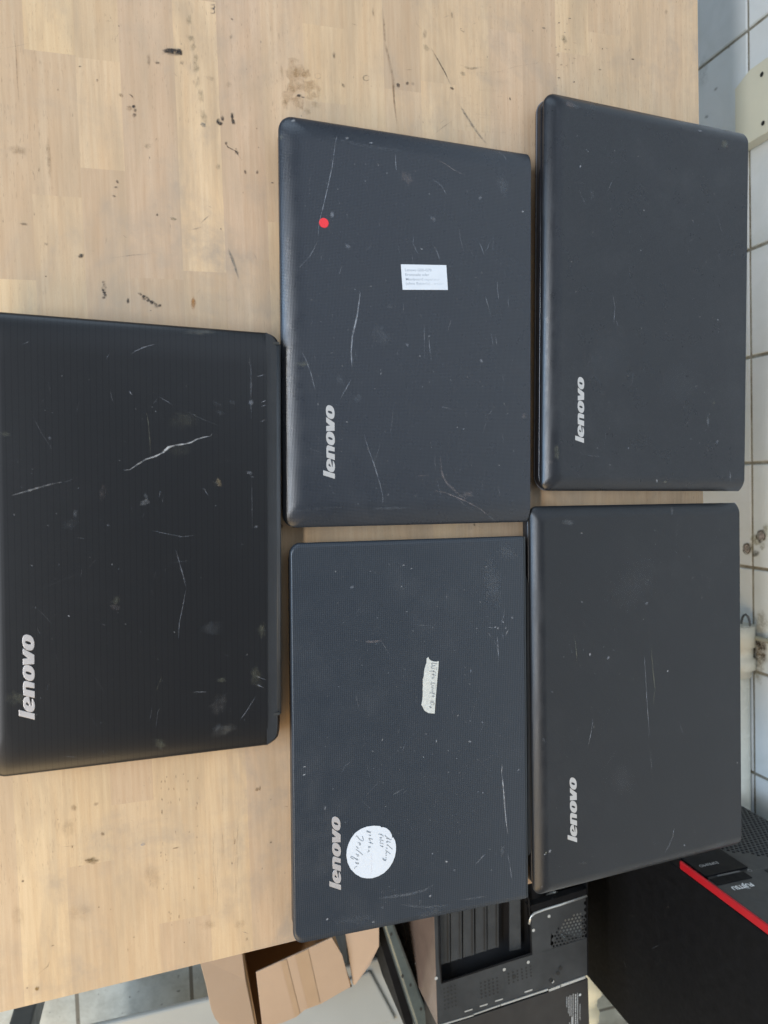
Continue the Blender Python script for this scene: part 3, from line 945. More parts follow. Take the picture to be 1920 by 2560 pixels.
# ---------------- laptop with round paper sticker and tape
Z3 = .0270
lm = lid_mat('ribbed_slate_lid', (.027, .033, .041, 1), 'weave', .0019, .35, .42, dust=.3, bumpk=.5)
r3, q3, mb = laptop('laptop', 'slate grey laptop with a round handwritten paper sticker and a strip of masking tape',
                    [(723, 1358), (733, 2358), (1314, 2245), (1307, 1340)], .0225, Z3, lm, (.010, .010, .0015, .0015),
                    [((.0012,) * 4, .0195), ((0,) * 4, .0205), ((0,) * 4, .0245), ((.0006, .001, .0004, .001), .0262), ((.0016, .006, .001, .004), Z3)],
                    0, None, None, seed=3, dens=1.2)
marks(mb, Z3, [
    ([(1256, 1910), (1254, 1930), (1258, 1965), (1260, 1990), (1263, 2030), (1266, 2060), (1270, 2086)], 6, .9, WH),
    ([(910, 1603), (930, 1603), (958, 1602)], 4, .6, WR), ([(912, 1606), (950, 1605)], 3, .5, WR), ([(885, 1600), (900, 1601)], 4, .25, GD), ([(935, 1612), (950, 1608)], 3, .3, GY),
    ([(1243, 1590), (1245, 1625), (1247, 1655)], 6, .5, GY), ([(1236, 1600), (1243, 1622)], 5, .35, GD), ([(1256, 1580), (1258, 1597)], 4, .6, GY), ([(1263, 1590), (1272, 1572)], 4, .7, WH),
    ([(1213, 1568), (1225, 1568), (1235, 1572)], 4, .4, GY), ([(1262, 1520), (1258, 1545), (1250, 1565)], 3, .4, GY), ([(1218, 1580), (1230, 1595)], 4, .35, GY),
    ([(1213, 2135), (1203, 2145), (1188, 2162)], 7, .5, GY), ([(980, 1988), (998, 1978), (1012, 1970)], 6, .35, GD), ([(1005, 1985), (1020, 1972)], 4, .3, GD),
    ([(945, 2245), (980, 2242), (1020, 2236), (1060, 2226), (1085, 2212)], 14, .35, GD), ([(1000, 2262), (1060, 2268), (1130, 2262)], 12, .22, GD), ([(1268, 2130), (1275, 2165), (1280, 2200)], 5, .45, GY),
    ([(1004, 1885), (1012, 1862), (1018, 1850)], 3, .3, GY), ([(853, 1935), (862, 1915), (880, 1903)], 3, .2, GY), ([(1150, 2250), (1220, 2240)], 10, .22, GD), ([(1080, 1610), (1082, 1640)], 3, .2, GD)],
    [(1245, 1570, 3, 3, 1, WH), (1238, 1568, 3, 2, .8, WH), (1258, 1555, 2, 2, .9, WH), (1280, 1544, 3, 3, .6, GY), (1200, 1505, 2, 2, .9, WH), (1009, 1413, 3, 2, .8, WH), (1028, 1422, 3, 2, .8, WH),
     (880, 1468, 6, 4, .5, GY), (1175, 1854, 4, 4, .7, WH), (1206, 1806, 3, 3, .7, GY), (1177, 1677, 2, 5, .6, GY), (1091, 1853, 2, 3, .8, WH), (813, 2020, 3, 5, .5, GY), (760, 1937, 4, 2, .9, WH), (761, 1917, 4, 2, .7, WH),
     (1296, 1925, 4, 3, .7, GY), (1116, 2154, 4, 3, .7, WH), (1081, 2134, 2, 2, .8, WH), (1256, 2125, 8, 14, .25, GD), (1136, 2175, 3, 3, .6, GY), (818, 2298, 3, 3, .8, WH), (933, 2305, 3, 2, .9, WH), (957, 2269, 4, 4, .6, GY),
     (1075, 2240, 5, 3, .7, WH), (1050, 2255, 5, 5, .4, GD), (1080, 2280, 40, 14, .12, GD), (880, 2300, 50, 14, .10, GD), (1230, 1450, 30, 60, .10, GD), (1195, 1980, 2, 2, .8, GY), (1207, 1982, 3, 2, .6, GY), (1268, 1380, 30, 20, .12, GD)], 3)
lid3 = mb.build('lid', [lm, M_DEC], r3)
base(r3, q3, .003, .0190, (.001, .004, .001, .004), (.013, .013, .004, .004), M_BASE, grow_rear=.0025)
# stepped rear edge: dark strip and lighter hinge cover
h = MB()


def strip(mb, pa, pb, pc, pd, z0, z1):
    P = [bz(*q, z1) for q in (pa, pb, pc, pd)]
    ar = sum(P[i].x * P[(i + 1) % 4].y - P[(i + 1) % 4].x * P[i].y for i in range(4))
    if ar < 0: P = P[::-1]
    mb.prism([(p.x, p.y) for p in P], z0, z1)


strip(h, (1308.2, 1342), (1313, 1342), (1320, 2243), (1315, 2245), .0195, .0245)
h.build('rear_trim', simple('dark_slate_trim', (.022, .028, .033, 1), .4), r3)
h = MB()
strip(h, (1316, 1440), (1322, 1470), (1328, 2130), (1321, 2140), .006, .019)
h.build('hinge_cover', M_HINGE, r3)
logo(r3, (852, 2224.5), (851, 2042), (823.5, 2215), Z3, M_CHROME, True)
# round paper sticker
zs = Z3 + .0003
ol = []
C0 = (928, 2130)
cx_, cy_ = 928.5, 2130.5
raw = [(950, 2065), (954, 2068.5), (957, 2067.5), (966, 2070), (974, 2077), (979, 2086), (980, 2092), (979, 2094), (983, 2093.5), (987, 2100), (989.5, 2111), (989.8, 2125), (987, 2141), (981, 2156), (972, 2170), (960, 2182),
       (946, 2190), (931, 2195), (917, 2195.5), (903, 2193), (889, 2185), (877, 2173), (869, 2157), (866, 2140), (867, 2124), (871, 2110), (878, 2095), (888, 2082), (902, 2072), (918, 2066), (935, 2064)]
ps = sheet('round_paper_sticker', raw, zs, .0003, M_PAPER, r3)
ps['label'] = 'round white paper sticker with handwriting'
ink = MB()


def pen(strokes, org, sc, col, w, z, al=1):
    for pl in strokes:
        P = [bz(org[0] + x * sc, org[1] + y * sc, z) for x, y in pl]
        ink.ribbon(P, w / 2400., al, col, m=0, taper=False)


PC = (.16, .18, .20); k = 160 / 1659.
ox, oy = 850, 2040
hw = [
    # Zerlegen
    [(410, 540), (430, 512), (455, 540), (500, 600), (560, 645), (600, 650), (605, 610), (575, 520)], [(455, 700), (480, 690), (520, 700), (535, 740), (520, 770), (505, 740), (510, 700)],
    [(415, 795), (440, 800), (455, 840), (480, 835)], [(410, 870), (450, 890), (520, 950), (590, 1010)], [(410, 980), (430, 1000), (480, 1010), (485, 1040), (455, 1050), (440, 1020)],
    [(455, 1110), (470, 1150), (430, 1140), (400, 1100)], [(455, 1120), (400, 1110), (330, 1060), (280, 1040), (275, 1070), (320, 1110), (360, 1120)],
    [(395, 1200), (430, 1230), (480, 1250), (485, 1225), (450, 1215), (400, 1215)], [(430, 1300), (440, 1310), (395, 1320), (375, 1360), (390, 1365)],
    # getan
    [(800, 400), (780, 430), (740, 420), (750, 400), (790, 440), (740, 400), (690, 380), (690, 400), (740, 430)], [(745, 490), (770, 495), (800, 520), (790, 490)], [(740, 580), (790, 585), (850, 605)], [(750, 570), (760, 620), (790, 640)],
    [(740, 680), (790, 690), (855, 720)], [(790, 665), (795, 720)], [(740, 780), (760, 800), (790, 790), (770, 830), (740, 820), (735, 790)], [(760, 890), (740, 900), (735, 880), (765, 905), (730, 935), (710, 940)],
    # fehlt
    [(990, 470), (1060, 475), (1120, 510), (1110, 540)], [(1060, 460), (1070, 500)], [(1025, 560), (1050, 570), (1070, 590), (1080, 560), (1045, 550)], [(1020, 620), (1080, 625), (1130, 650)], [(1060, 650), (1050, 670), (1030, 680)],
    [(1030, 700), (1080, 710), (1130, 730)], [(1035, 760), (1075, 785), (1120, 810), (1115, 790), (1080, 775)],
    # Abdeckung
    [(1160, 500), (1200, 540), (1300, 620), (1340, 600)], [(1190, 580), (1240, 590), (1290, 600)], [(1200, 660), (1260, 665), (1310, 690)], [(1230, 640), (1200, 690), (1240, 690)], [(1205, 750), (1240, 770), (1220, 740), (1360, 865)],
    [(1190, 820), (1220, 850), (1235, 830)], [(1175, 880), (1200, 900), (1310, 990)], [(1180, 930), (1215, 940), (1200, 970), (1175, 975)], [(1180, 1010), (1215, 1015), (1185, 1040)], [(1180, 1070), (1205, 1080), (1180, 1100)],
    [(1205, 1120), (1180, 1140), (1130, 1110), (1105, 1090), (1110, 1120), (1150, 1160)], [(1150, 1150), (1200, 1160)]]
pen(hw, (ox, oy), k, PC, 1.9, zs + .0005, .85)
pen([[(815, 960), (815, 1500)]], (ox, oy), k, (.6, .5, .5), 1.2, zs + .0004, .35)
ink.build('handwriting', M_INK, ps)
# masking tape strip
kt = 90 / 1171.
tp = [(525, 155), (560, 230), (620, 280), (700, 305), (790, 315), (868, 292), (850, 560), (820, 880), (790, 1240), (760, 1600), (735, 2000), (530, 1985), (480, 1950), (410, 1910), (370, 1840), (340, 1770), (303, 1720),
      (330, 1580), (348, 1400), (345, 1180), (352, 1120), (350, 870), (380, 800), (395, 600), (430, 460), (470, 340), (475, 215)]
tape = sheet('masking_tape', [(1030 + x * kt, 1630 + y * kt) for x, y in tp], zs, .0003, simple('crepe_tape', lin(182, 182, 174), .7, var=.12, nscale=330, bump=.5), r3)
tape['label'] = 'torn strip of masking tape with handwriting'
ink = MB()
th = [[(820, 385), (690, 370), (640, 360)], [(640, 370), (650, 420), (660, 440)], [(760, 440), (680, 450), (625, 490), (650, 540), (740, 545)], [(790, 500), (800, 520)], [(790, 550), (800, 575)], [(560, 630), (640, 620), (740, 640), (780, 700)],
      [(690, 590), (700, 660)], [(640, 730), (700, 730), (780, 765)], [(690, 700), (700, 780)], [(740, 810), (680, 820), (650, 850), (700, 880)], [(760, 1020), (670, 1010), (620, 1010), (620, 1060), (650, 1080)], [(700, 1100), (650, 1110), (630, 1160), (690, 1170)],
      [(760, 1105), (775, 1115)], [(765, 1160), (780, 1170)], [(710, 1200), (650, 1220), (650, 1280), (700, 1280)], [(570, 1335), (650, 1330), (740, 1350), (745, 1390)], [(680, 1310), (690, 1380)], [(640, 1440), (740, 1440)], [(690, 1410), (690, 1480)],
      [(590, 1605), (650, 1600), (710, 1610)], [(590, 1670), (640, 1640), (700, 1650), (720, 1690), (690, 1730)], [(620, 1700), (650, 1730)], [(560, 1770), (590, 1800), (640, 1810)], [(600, 1760), (610, 1830)]]
pen(th, (1030, 1630), kt, (.20, .21, .22), 2.3, zs + .0005, .8)
ink.build('handwriting', M_INK, tape)

# ---------------- far laptop, upper
Z4 = .0330
lm = lid_mat('matte_graphite_lid', (.0115, .013, .0160, 1), 'dots', .0016, .30, .3, dust=.5, bumpk=.3)
r4, q4, mb = laptop('laptop', 'plain graphite laptop showing its black front edge, between red dot laptop and wall tiles',
                    [(1360, 229), (1353, 1227), (1854, 1228), (1864, 331)], .0245, Z4, lm, (.012, .009, .0016, .0018),
                    bevel_rings(.0205, .0240, Z4, .018, .016, .0015, 12), 0, None, None, seed=4, dens=1.0)
marks(mb, Z4, [
    ([(1532, 735), (1535, 755), (1538, 770), (1535, 800), (1536, 815)], 3, .4, GY), ([(1455, 935), (1480, 895), (1510, 858)], 2.5, .22, GY), ([(1440, 1130), (1480, 1140), (1525, 1143)], 2.5, .25, GD), ([(1445, 1180), (1450, 1195)], 3, .35, GY),
    ([(1536, 445), (1528, 458), (1518, 480)], 5, .28, GD), ([(1675, 645), (1677, 658)], 3, .5, GY), ([(1405, 1180), (1412, 1192)], 3, .3, GY), ([(1540, 800), (1545, 815)], 4, .4, GY), ([(1620, 690), (1618, 705)], 3, .35, GY)],
    [(1770, 1050, 4, 22, .4, GD), (1793, 1104, 6, 7, .4, GD), (1392, 1130, 10, 18, .35, YL), (1370, 1155, 14, 5, .3, WR), (1424, 261, 16, 10, .28, WR), (1440, 265, 10, 8, .3, GD), (1480, 487, 5, 14, .28, GD), (1451, 416, 3, 3, .9, WH),
     (1470, 379, 2, 2, .9, WH), (1812, 360, 16, 10, .35, YL), (1818, 365, 4, 8, .35, WR), (1750, 327, 6, 3, .5, GY), (1662, 1205, 5, 5, .4, YL), (1642, 1202, 4, 4, .7, WH), (1785, 1008, 4, 4, .5, YL), (1826, 1190, 5, 14, .3, GY),
     (1732, 552, 2, 2, .9, WH), (1722, 628, 2, 3, .6, GY), (1785, 484, 5, 3, .3, WR), (1571, 1120, 3, 3, .6, GY), (1525, 1162, 3, 2, .8, WH), (1610, 526, 2, 2, .8, WH), (1700, 960, 60, 80, .05, GD), (1520, 900, 60, 90, .05, GD)], 4)
mb.build('lid', [lm, M_DEC], r4)
base(r4, q4, .003, .0195, (-.0005, .001, .001, .001), (.013, .013, .004, .004), M_BASE_G, taper=.003)
h = MB()
Qb = [Vector((q.x, q.y, 0)) for q in q4]
h.loft([((-.0012, 0, .05, 0), .0105), ((-.0014, 0, .05, 0), .0112), ((-.0012, 0, .05, 0), .0120)], Qb, (.013, .013, .003, .003))
h.build('front_trim_line', simple('grey_trim', (.10, .10, .11, 1), .3), r4)
logo(r4, (1459.6, 1107.5), (1460.5, 942.7), (1437.8, 1100), Z4, M_LOGO)

# ---------------- far laptop, lower
Z5 = .0300
lm = lid_mat('matte_black_grey_lid', (.0105, .0115, .0132, 1), 'dots', .0016, .38, .3, dust=.35, bumpk=.3)
r5, q5, mb = laptop('laptop', 'dark grey laptop with two long parallel scratches, lying over the bench corner',
                    [(1323, 1266), (1334, 2239), (1848, 2112), (1843, 1257)], .0225, Z5, lm, (.009, .009, .0018, .002),
                    bevel_rings(.019, .0225, Z5, .014, .013, .0015, 12), 0, None, None, seed=5, dens=.9)
marks(mb, Z5, [
    ([(1628, 1615), (1630, 1650), (1634, 1690), (1638, 1725), (1635, 1740), (1633, 1764)], 4.5, .6, YL), ([(1611, 1640), (1614, 1690), (1617, 1745), (1620, 1790), (1623, 1828), (1621, 1842)], 3.5, .55, GY), ([(1614, 1846), (1623, 1845)], 4, .6, GY),
    ([(1434, 1585), (1439, 1610), (1443, 1655)], 3.5, .5, YL), ([(1428, 1615), (1430, 1640)], 2.5, .3, GD), ([(1483, 1797), (1478, 1830), (1470, 1866)], 3.5, .55, GY), ([(1686, 2066), (1682, 2090), (1674, 2112), (1662, 2132)], 4.5, .55, GY),
    ([(1445, 2160), (1458, 2158), (1470, 2157)], 8, .45, GD), ([(1410, 1255), (1500, 1262), (1600, 1260)], 6, .12, GD)],
    [(1475, 1636, 4, 4, .7, WH), (1617, 1508, 6, 4, .55, GY), (1521, 1644, 5, 5, .5, GY), (1533, 1625, 2, 2, .6, GY), (1669, 1678, 3, 3, .8, WH), (1711, 2113, 3, 4, .7, GY), (1365, 2132, 4, 3, .7, YL), (1375, 2128, 4, 5, .6, WH), (1362, 2136, 3, 2, .8, WH),
     (1355, 2217, 3, 3, .7, GY), (1585, 1460, 80, 60, .05, GD), (1381, 1730, 3, 4, .5, GY), (1455, 1505, 3, 3, .5, GY), (1360, 1850, 6, 6, .35, GD), (1420, 1480, 3, 3, .4, YL), (1420, 1305, 16, 12, .25, GD), (1680, 1278, 5, 10, .3, GD), (1843, 1907, 3, 2, .7, WH),
     (1560, 1950, 40, 40, .07, GD), (1800, 2110, 20, 10, .2, GD)], 5)
mb.build('lid', [lm, M_DEC], r5)
base(r5, q5, .003, .0180, (.0, .004, .001, .003), (.012, .012, .006, .004), M_BASE)
logo(r5, (1442.4, 2105.5), (1441.5, 1943.7), (1419, 2098), Z5, M_LOGO)

# ---------------- nearest laptop
Z1 = .0350
lm = lid_mat('pinstriped_black_lid', (.0062, .0063, .0068, 1), 'lines', .0049, .34, .24, dust=.02, bumpk=.04)
a0 = bz(0, 780, .029); a1 = bz(664, 832, .029); b0 = bz(0, 1943, .029); b1 = bz(668, 1862, .029)
da = (a1 - a0).normalized(); db = (b1 - b0).normalized()
Lr = .225
f0 = a1 - da * Lr; f1 = b1 - db * Lr
quad = [f0, f1, b1, a1]
r1 = empty('laptop', ((f0.x + b1.x) / 2, (f0.y + b1.y) / 2, 0), -.03)
tag(r1, 'thick black laptop with fine pinstripes and a pale curved scratch on its lid', 'laptop', 'closed laptops laid out on the workbench')
mb = MB()
mb.loft([((.001, .001, 0, .001), .0215), ((0, 0, 0, 0), .0225), ((0, 0, 0, 0), .029)] +
        [((.014 * (1 - cos(k / 8 * pi / 2)), .030 * (1 - cos(k / 8 * pi / 2)), 0, .030 * (1 - cos(k / 8 * pi / 2))), .029 + (Z1 - .029) * sin(k / 8 * pi / 2)) for k in range(1, 9)],
        quad, (.012, .012, .0005, .0005), n=8)
scuffs(mb, quad, Z1 + .0001, 9, 80, 40, .06, .28)
marks(mb, Z1, [
    ([(308, 1176), (325, 1174), (345, 1160), (365, 1148), (390, 1140), (410, 1130), (420, 1118), (440, 1113), (462, 1110), (478, 1106), (492, 1098), (510, 1093), (527, 1090), (531, 1083)], 7, .95, (.55, .54, .52)),
    ([(405, 1131), (420, 1120), (425, 1117)], 9, .8, (.6, .58, .55)), ([(28, 1239), (60, 1230), (90, 1221), (125, 1211), (155, 1205)], 7, .65, (.45, .44, .42)), ([(160, 1206), (185, 1197)], 4, .35, GD),
    ([(440, 1375), (448, 1405), (458, 1440), (465, 1468)], 3.5, .5, GY), ([(465, 1472), (460, 1500), (454, 1530), (448, 1560), (446, 1598)], 3, .35, GY), ([(425, 1408), (450, 1404), (475, 1402)], 2.5, .25, GD),
    ([(366, 1028), (371, 1060), (374, 1095), (377, 1140)], 3.5, .35, YL), ([(322, 976), (330, 988)], 4, .5, GY), ([(395, 990), (420, 1005), (432, 1013)], 3, .3, GY), ([(450, 1020), (500, 1045), (555, 1068)], 2.5, .25, GD),
    ([(326, 886), (340, 877), (360, 868), (388, 860)], 4, .4, GY), ([(265, 898), (275, 882)], 3, .35, GY), ([(56, 861), (75, 853)], 3, .35, GY), ([(625, 890), (628, 940), (627, 990), (628, 1050)], 8, .14, GY), ([(629, 1180), (630, 1260), (631, 1330)], 4, .12, GY),
    ([(648, 1055), (666, 1049)], 3, .7, GY), ([(652, 1006), (666, 1001)], 3, .6, GY), ([(652, 1016), (666, 1013)], 3, .6, GY), ([(640, 942), (664, 936)], 3, .4, GY), ([(510, 1222), (522, 1241)], 3, .4, GY), ([(398, 1244), (401, 1225)], 3, .4, GY),
    ([(375, 1325), (410, 1333), (455, 1342), (490, 1338)], 2.5, .35, GY), ([(385, 1270), (395, 1273)], 3, .35, GY), ([(355, 1295), (362, 1280)], 4, .35, GD), ([(390, 1820), (394, 1780), (400, 1770)], 3, .3, GY), ([(405, 1690), (395, 1715), (390, 1730)], 4, .3, YL),
    ([(375, 1800), (380, 1770)], 3, .3, GD), ([(640, 1710), (660, 1720)], 4, .5, GY), ([(600, 1800), (615, 1780), (640, 1740)], 4, .35, GY), ([(640, 1690), (665, 1700)], 4, .5, GY), ([(480, 1730), (520, 1730)], 3, .3, GY), ([(160, 1890), (190, 1893)], 3, .3, GD), ([(255, 1875), (262, 1884)], 3, .6, GY)],
    [(547, 1206, 7, 9, .95, (.62, .47, .26)), (541, 1208, 7, 8, .4, (.3, .26, .2)), (362, 1256, 9, 8, .55, WH), (365, 1240, 4, 10, .35, GD), (624, 1182, 7, 5, .6, GY), (630, 1192, 4, 2, .6, GY), (628, 1006, 8, 5, .6, GY), (290, 1500, 12, 8, .3, YL), (288, 1518, 9, 8, .3, WR),
     (548, 1760, 22, 24, .30, (.26, .24, .22)), (560, 1825, 26, 14, .34, (.30, .28, .24)), (545, 1820, 12, 12, .25, GD), (640, 1690, 16, 22, .30, YL), (655, 1575, 8, 22, .3, YL), (530, 1570, 20, 22, .16, GD), (555, 1700, 10, 8, .28, YL), (400, 1860, 12, 14, .3, YL), (188, 1285, 6, 8, .35, GD),
     (175, 1310, 14, 14, .12, GD), (256, 1230, 10, 16, .16, WR), (40, 1745, 20, 20, .22, YL), (460, 1050, 26, 24, .12, YL), (450, 1125, 20, 18, .12, YL), (545, 1010, 10, 8, .22, GD), (580, 1006, 8, 7, .22, GD), (550, 1030, 9, 7, .2, GD), (500, 830, 30, 8, .35, (.35, .34, .28)),
     (14, 1085, 12, 6, .25, YL), (125, 1095, 5, 3, .35, GY), (270, 1313, 3, 3, .5, GY), (172, 1540, 2, 2, .8, WH), (280, 1411, 2, 2, .7, WH), (640, 1317, 4, 4, .5, GY)], 6, .34)
mb.build('lid', [lm, M_DEC], r1)
# rear hinge section: slopes down behind the ridge, chamfered corners
h = MB()
c1 = [bz(665.5, 833, .0348), bz(669.5, 1861, .0348)]
R1 = [bz(664, 832, .029), bz(676, 836, .028), bz(686, 842, .026), bz(693, 850.5, .024), bz(697, 863, .022), bz(699, 882, .021), bz(700, 1335, .021), bz(699.5, 1806, .021), bz(698, 1828, .022), bz(694.5, 1842, .024), bz(689, 1849, .026), bz(680, 1856, .028), bz(668, 1862, .029)]
Rt = [bz(667, 836, .0342), bz(675, 840, .0336), bz(682, 846, .0330), bz(686, 854, .0325), bz(688, 866, .0321), bz(689, 884, .032), bz(690, 1335, .032), bz(691, 1804, .032), bz(690.5, 1824, .0321), bz(688, 1836, .0325), bz(684, 1843, .0330), bz(677, 1851, .0336), bz(670, 1857, .0342)]
Rb = [Vector((p.x, p.y, .005)) for p in R1]
n = 13
iT = [h.vert(p) for p in Rt]; iM = [h.vert(p) for p in R1]; iB = [h.vert(p) for p in Rb]
for k_ in range(n - 1):
    h.face((iM[k_], iT[k_], iT[k_ + 1], iM[k_ + 1])); h.face((iB[k_], iM[k_], iM[k_ + 1], iB[k_ + 1]))
h.face(iT[::-1] if False else iT); h.face(iB[::-1]); h.face((iB[0], iB[-1], iM[-1], iT[-1], iT[0], iM[0]))
h.build('rear_edge', simple('dark_rear_plastic', (.009, .0095, .011, 1), .36, var=.25), r1, bevel=.0012)
h = MB()
pa = bz(692.5, 862, .0285); pb_ = bz(694, 1782, .0285)
h.tube([(pa.x, pa.y, .0285), (pb_.x, pb_.y, .0285)], .0034, n=20)
h.build('hinge', M_HINGE, r1)
for v_ in (858, 1785):
    h = MB(); p = bz(688 + (1 if v_ > 1000 else 0), v_, .0325)
    h.box((p.x - .0012, p.y - .003, .025), (p.x + .0012, p.y + .0035, .0329)); h.build('hinge_gap', M_HOLE, r1)
Qb = [Vector((q.x, q.y, 0)) for q in quad]
mb = MB(); mb.loft([((.004, .005, 0, .005), .003), ((0, .001, 0, .001), .009), ((0, .001, 0, .001), .0208)], Qb, (.014, .014, .001, .001))
mb.build('base', M_BASE, r1)
for (a, b) in ((.12, .12), (.88, .12), (.88, .9), (.12, .9)):
    p = Qb[0] * (1 - a) * (1 - b) + Qb[1] * a * (1 - b) + Qb[2] * a * b + Qb[3] * (1 - a) * b
    f = MB(); f.tube([(p.x, p.y, .0004), (p.x, p.y, .004)], .009, n=14); f.build('foot', M_BASE, r1)
logo(r1, (87, 1798.5), (86, 1586.5), (47.6, 1789), Z1, M_CHROME, True)

# ================================================================== THINGS ON THE FLOOR BEYOND THE BENCH END
M_BLK = simple('black_powder_coat', (.0055, .0055, .006, 1), .6, var=.3, nscale=60, spec=.14)
M_BLK2 = simple('satin_black_steel', (.034, .036, .037, 1), .36, .2, var=.25, nscale=30)
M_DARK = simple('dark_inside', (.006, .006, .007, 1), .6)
M_ALU = simple('bare_steel_edge', (.55, .55, .52, 1), .35, .7)
M_PERF = simple('perforated_black_plastic', (.035, .036, .037, 1), .45, var=.1)

# ---- tall tower with red stripe, standing against the wall
YT, XF, XBk = .74, .613, .981
Y2 = .973
ZB, ZT = -.62, -.03
tw = empty('computer_tower', (XF + .18, (YT + Y2) / 2, ZB))
tag(tw, 'tall matte black computer tower with a bright red stripe up its perforated front', 'computer tower')
m = MB(); m.box((XF + .012, YT, ZB), (XBk, Y2, ZT))
marks_m = m


def tp_(u, v_, d=.0005): return by(u, v_, YT - d)


for (P, w, al, col) in [([(1604, 2327), (1608, 2345)], 1.4, .5, GY), ([(1646, 2325), (1650, 2342)], 1.2, .35, GY), ([(1628, 2372), (1640, 2366), (1650, 2363)], 1.4, .3, GD), ([(1662, 2396), (1680, 2410)], 1.2, .3, GD), ([(1704, 2182), (1713, 2192)], 1.5, .4, GY)]:
    m.ribbon([tp_(*p) for p in P], w / 1500., al, col, nrm=Vector((0, -1, 0)))
m.build('side_panel', [M_BLK, M_DEC], tw, bevel=.002)
# red stripe
m = MB(); m.box((XF - .0015, YT + .0005, -.272), (XF + .0115, YT + .0048, ZT - .002), bev=0)
m.build('red_stripe', simple('red_plastic', (.40, .010, .016, 1), .35, var=.05), tw, bevel=.002)
m = MB(); m.box((XF - .0015, YT + .0005, ZB), (XF + .0115, YT + .0048, -.2725)); m.build('front_edge', M_BLK, tw)
# front: frame plates + perforated field with real holes


def front(y, z, d=0.0): return Vector((XF - d, y, z))


yl, yr = YT + .0052, Y2
zper = -.285     # perforations below this height on the near half, up to a sloping line on the far half


def solid_here(y, z):
    lim = -.285 if y < .815 else min(-.285 + (y - .815) * .75, -.232)
    return z > lim


m = MB(); pitch = .0082; rh = .0031
nz = int((ZT - ZB) / (pitch * .866)) + 1; ny = int((yr - yl) / pitch) + 2
hexes = 0
for j in range(nz):
    z = ZB + .004 + j * pitch * .866
    for i in range(ny):
        y = yl + (i + (.5 if j % 2 else 0)) * pitch
        if y < yl + .004 or y > yr - .004 or z > ZT - .004: continue
        if z > -.21: continue
        hole = not solid_here(y, z)
        O6 = [(y + pitch / sqrt(3) * cos(pi / 6 + pi / 3 * k), z + pitch / sqrt(3) * sin(pi / 6 + pi / 3 * k)) for k in range(6)]
        if hole:
            o_ = [m.vert(front(a, b)) for a, b in O6]
            h6 = [m.vert(front(y + rh * cos(pi / 6 + pi / 3 * k), z + rh * sin(pi / 6 + pi / 3 * k))) for k in range(6)]
            h7 = [m.vert(front(y + rh * cos(pi / 6 + pi / 3 * k), z + rh * sin(pi / 6 + pi / 3 * k), -.003)) for k in range(6)]
            for k in range(6):
                q = (k + 1) % 6
                m.face((o_[k], o_[q], h6[q], h6[k])); m.face((h6[k], h6[q], h7[q], h7[k]))
        else:
            m.face([m.vert(front(a, b)) for a, b in O6])
m.build('perforated_front', M_PERF, tw)
m = MB(); m.poly([front(yl, ZB, -.006), front(yl, ZT, -.006), front(yr, ZT, -.006), front(yr, ZB, -.006)]); m.build('front_backing', M_DARK, tw)
m = MB()
m.box((XF - .0004, yl, -.2135), (XF + .0115, yr, ZT))
m.build('front_plate', M_PERF, tw, bevel=.001)
m = MB(); m.box((XF + .001, yr - .0045, ZB), (XF + .0118, yr, -.214)); m.build('front_edge', M_PERF, tw)
# glossy badge panel (reads ESPRIMO), lower small port panel, two bays
PB = (.011, .011, .013, 1)
m = MB(); m.box((XF - .003, yl + .001, -.283), (XF - .0007, .8235, -.2195)); bdg = m.build('badge_panel', simple('gloss_black_badge', (.004, .004, .005, 1), .35, spec=.12), tw, bevel=.0006)
m = MB(); m.box((XF - .0012, .765, -.2185), (XF - .0006, .806, -.2155)); m.build('slot_line', simple('grey_print', (.12, .12, .12, 1), .5), tw)
m = MB(); m.box((XF - .0015, yl + .002, -.2135), (XF - .0005, .810, -.196)); m.build('port_flap', M_BLK, tw, bevel=.0004)
for (z0, z1, y0) in ((-.205, -.168, .846), (-.155, -.105, .806)):
    m = MB(); m.box((XF - .003, y0, z0), (XF - .0006, yr - .006, z1)); m.build('drive_bay_cover', M_PERF, tw, bevel=.0008)
    m = MB(); m.box((XF - .0012, y0 - .003, z0 - .003), (XF - .0005, yr - .004, z1 + .003)); m.build('bay_gap', M_DARK, tw)
AY = Vector((0, -1, 0)); AZ = Vector((0, 0, 1))
ink = MB(); put_text(ink, 'FUJITSU', front(.7975, -.186, .0009), AY, AZ, .0122, (.80, .81, .81), 1, .03, width=.036)
# the small loop above the j
cz = front(.7835, -.1755, .0010)
for sgn in (-1, 1):
    ink.ribbon([cz + AY * (.0016 * sgn + .0016 * cos(a * .7)) + AZ * (.0016 * sin(a * .7)) for a in range(10)], .0008, .9, (.6, .6, .6), nrm=Vector((-1, 0, 0)), m=0, taper=False)
ink.build('maker_lettering', M_INK, tw)
ink = MB(); put_text(ink, 'ESPRIMO', front(.790, -.2475, .0036), AY, AZ, .0090, (.50, .50, .50), .8, .0, width=.034)
ink.build('model_lettering', M_INK, bdg)
m = MB(); cc = front(.8215, -.2135, .0010)
m.ribbon([cc + AY * (.003 * cos(a * .7)) + AZ * (.003 * sin(a * .7)) for a in range(10)], .0016, .9, (.3, .3, .3), nrm=Vector((-1, 0, 0)), m=0, taper=False)
m.build('power_symbol', M_INK, tw)

# ---- open computer case lying rear side up
ZP = -.335
pc = empty('computer_case', (.70, .48, -.72))
tag(pc, 'black computer case standing nose down with expansion slots and round fan grille facing up', 'computer case')
PX0, PX1, PY0, PY1 = .575, .822, .352, .613
skew = .06    # the case is turned a little


def pcp(u, v_, dz=0): return bz(u, v_, ZP + dz)


# rear sheet made from real geometry: outline minus the openings -> strips
m = MB()


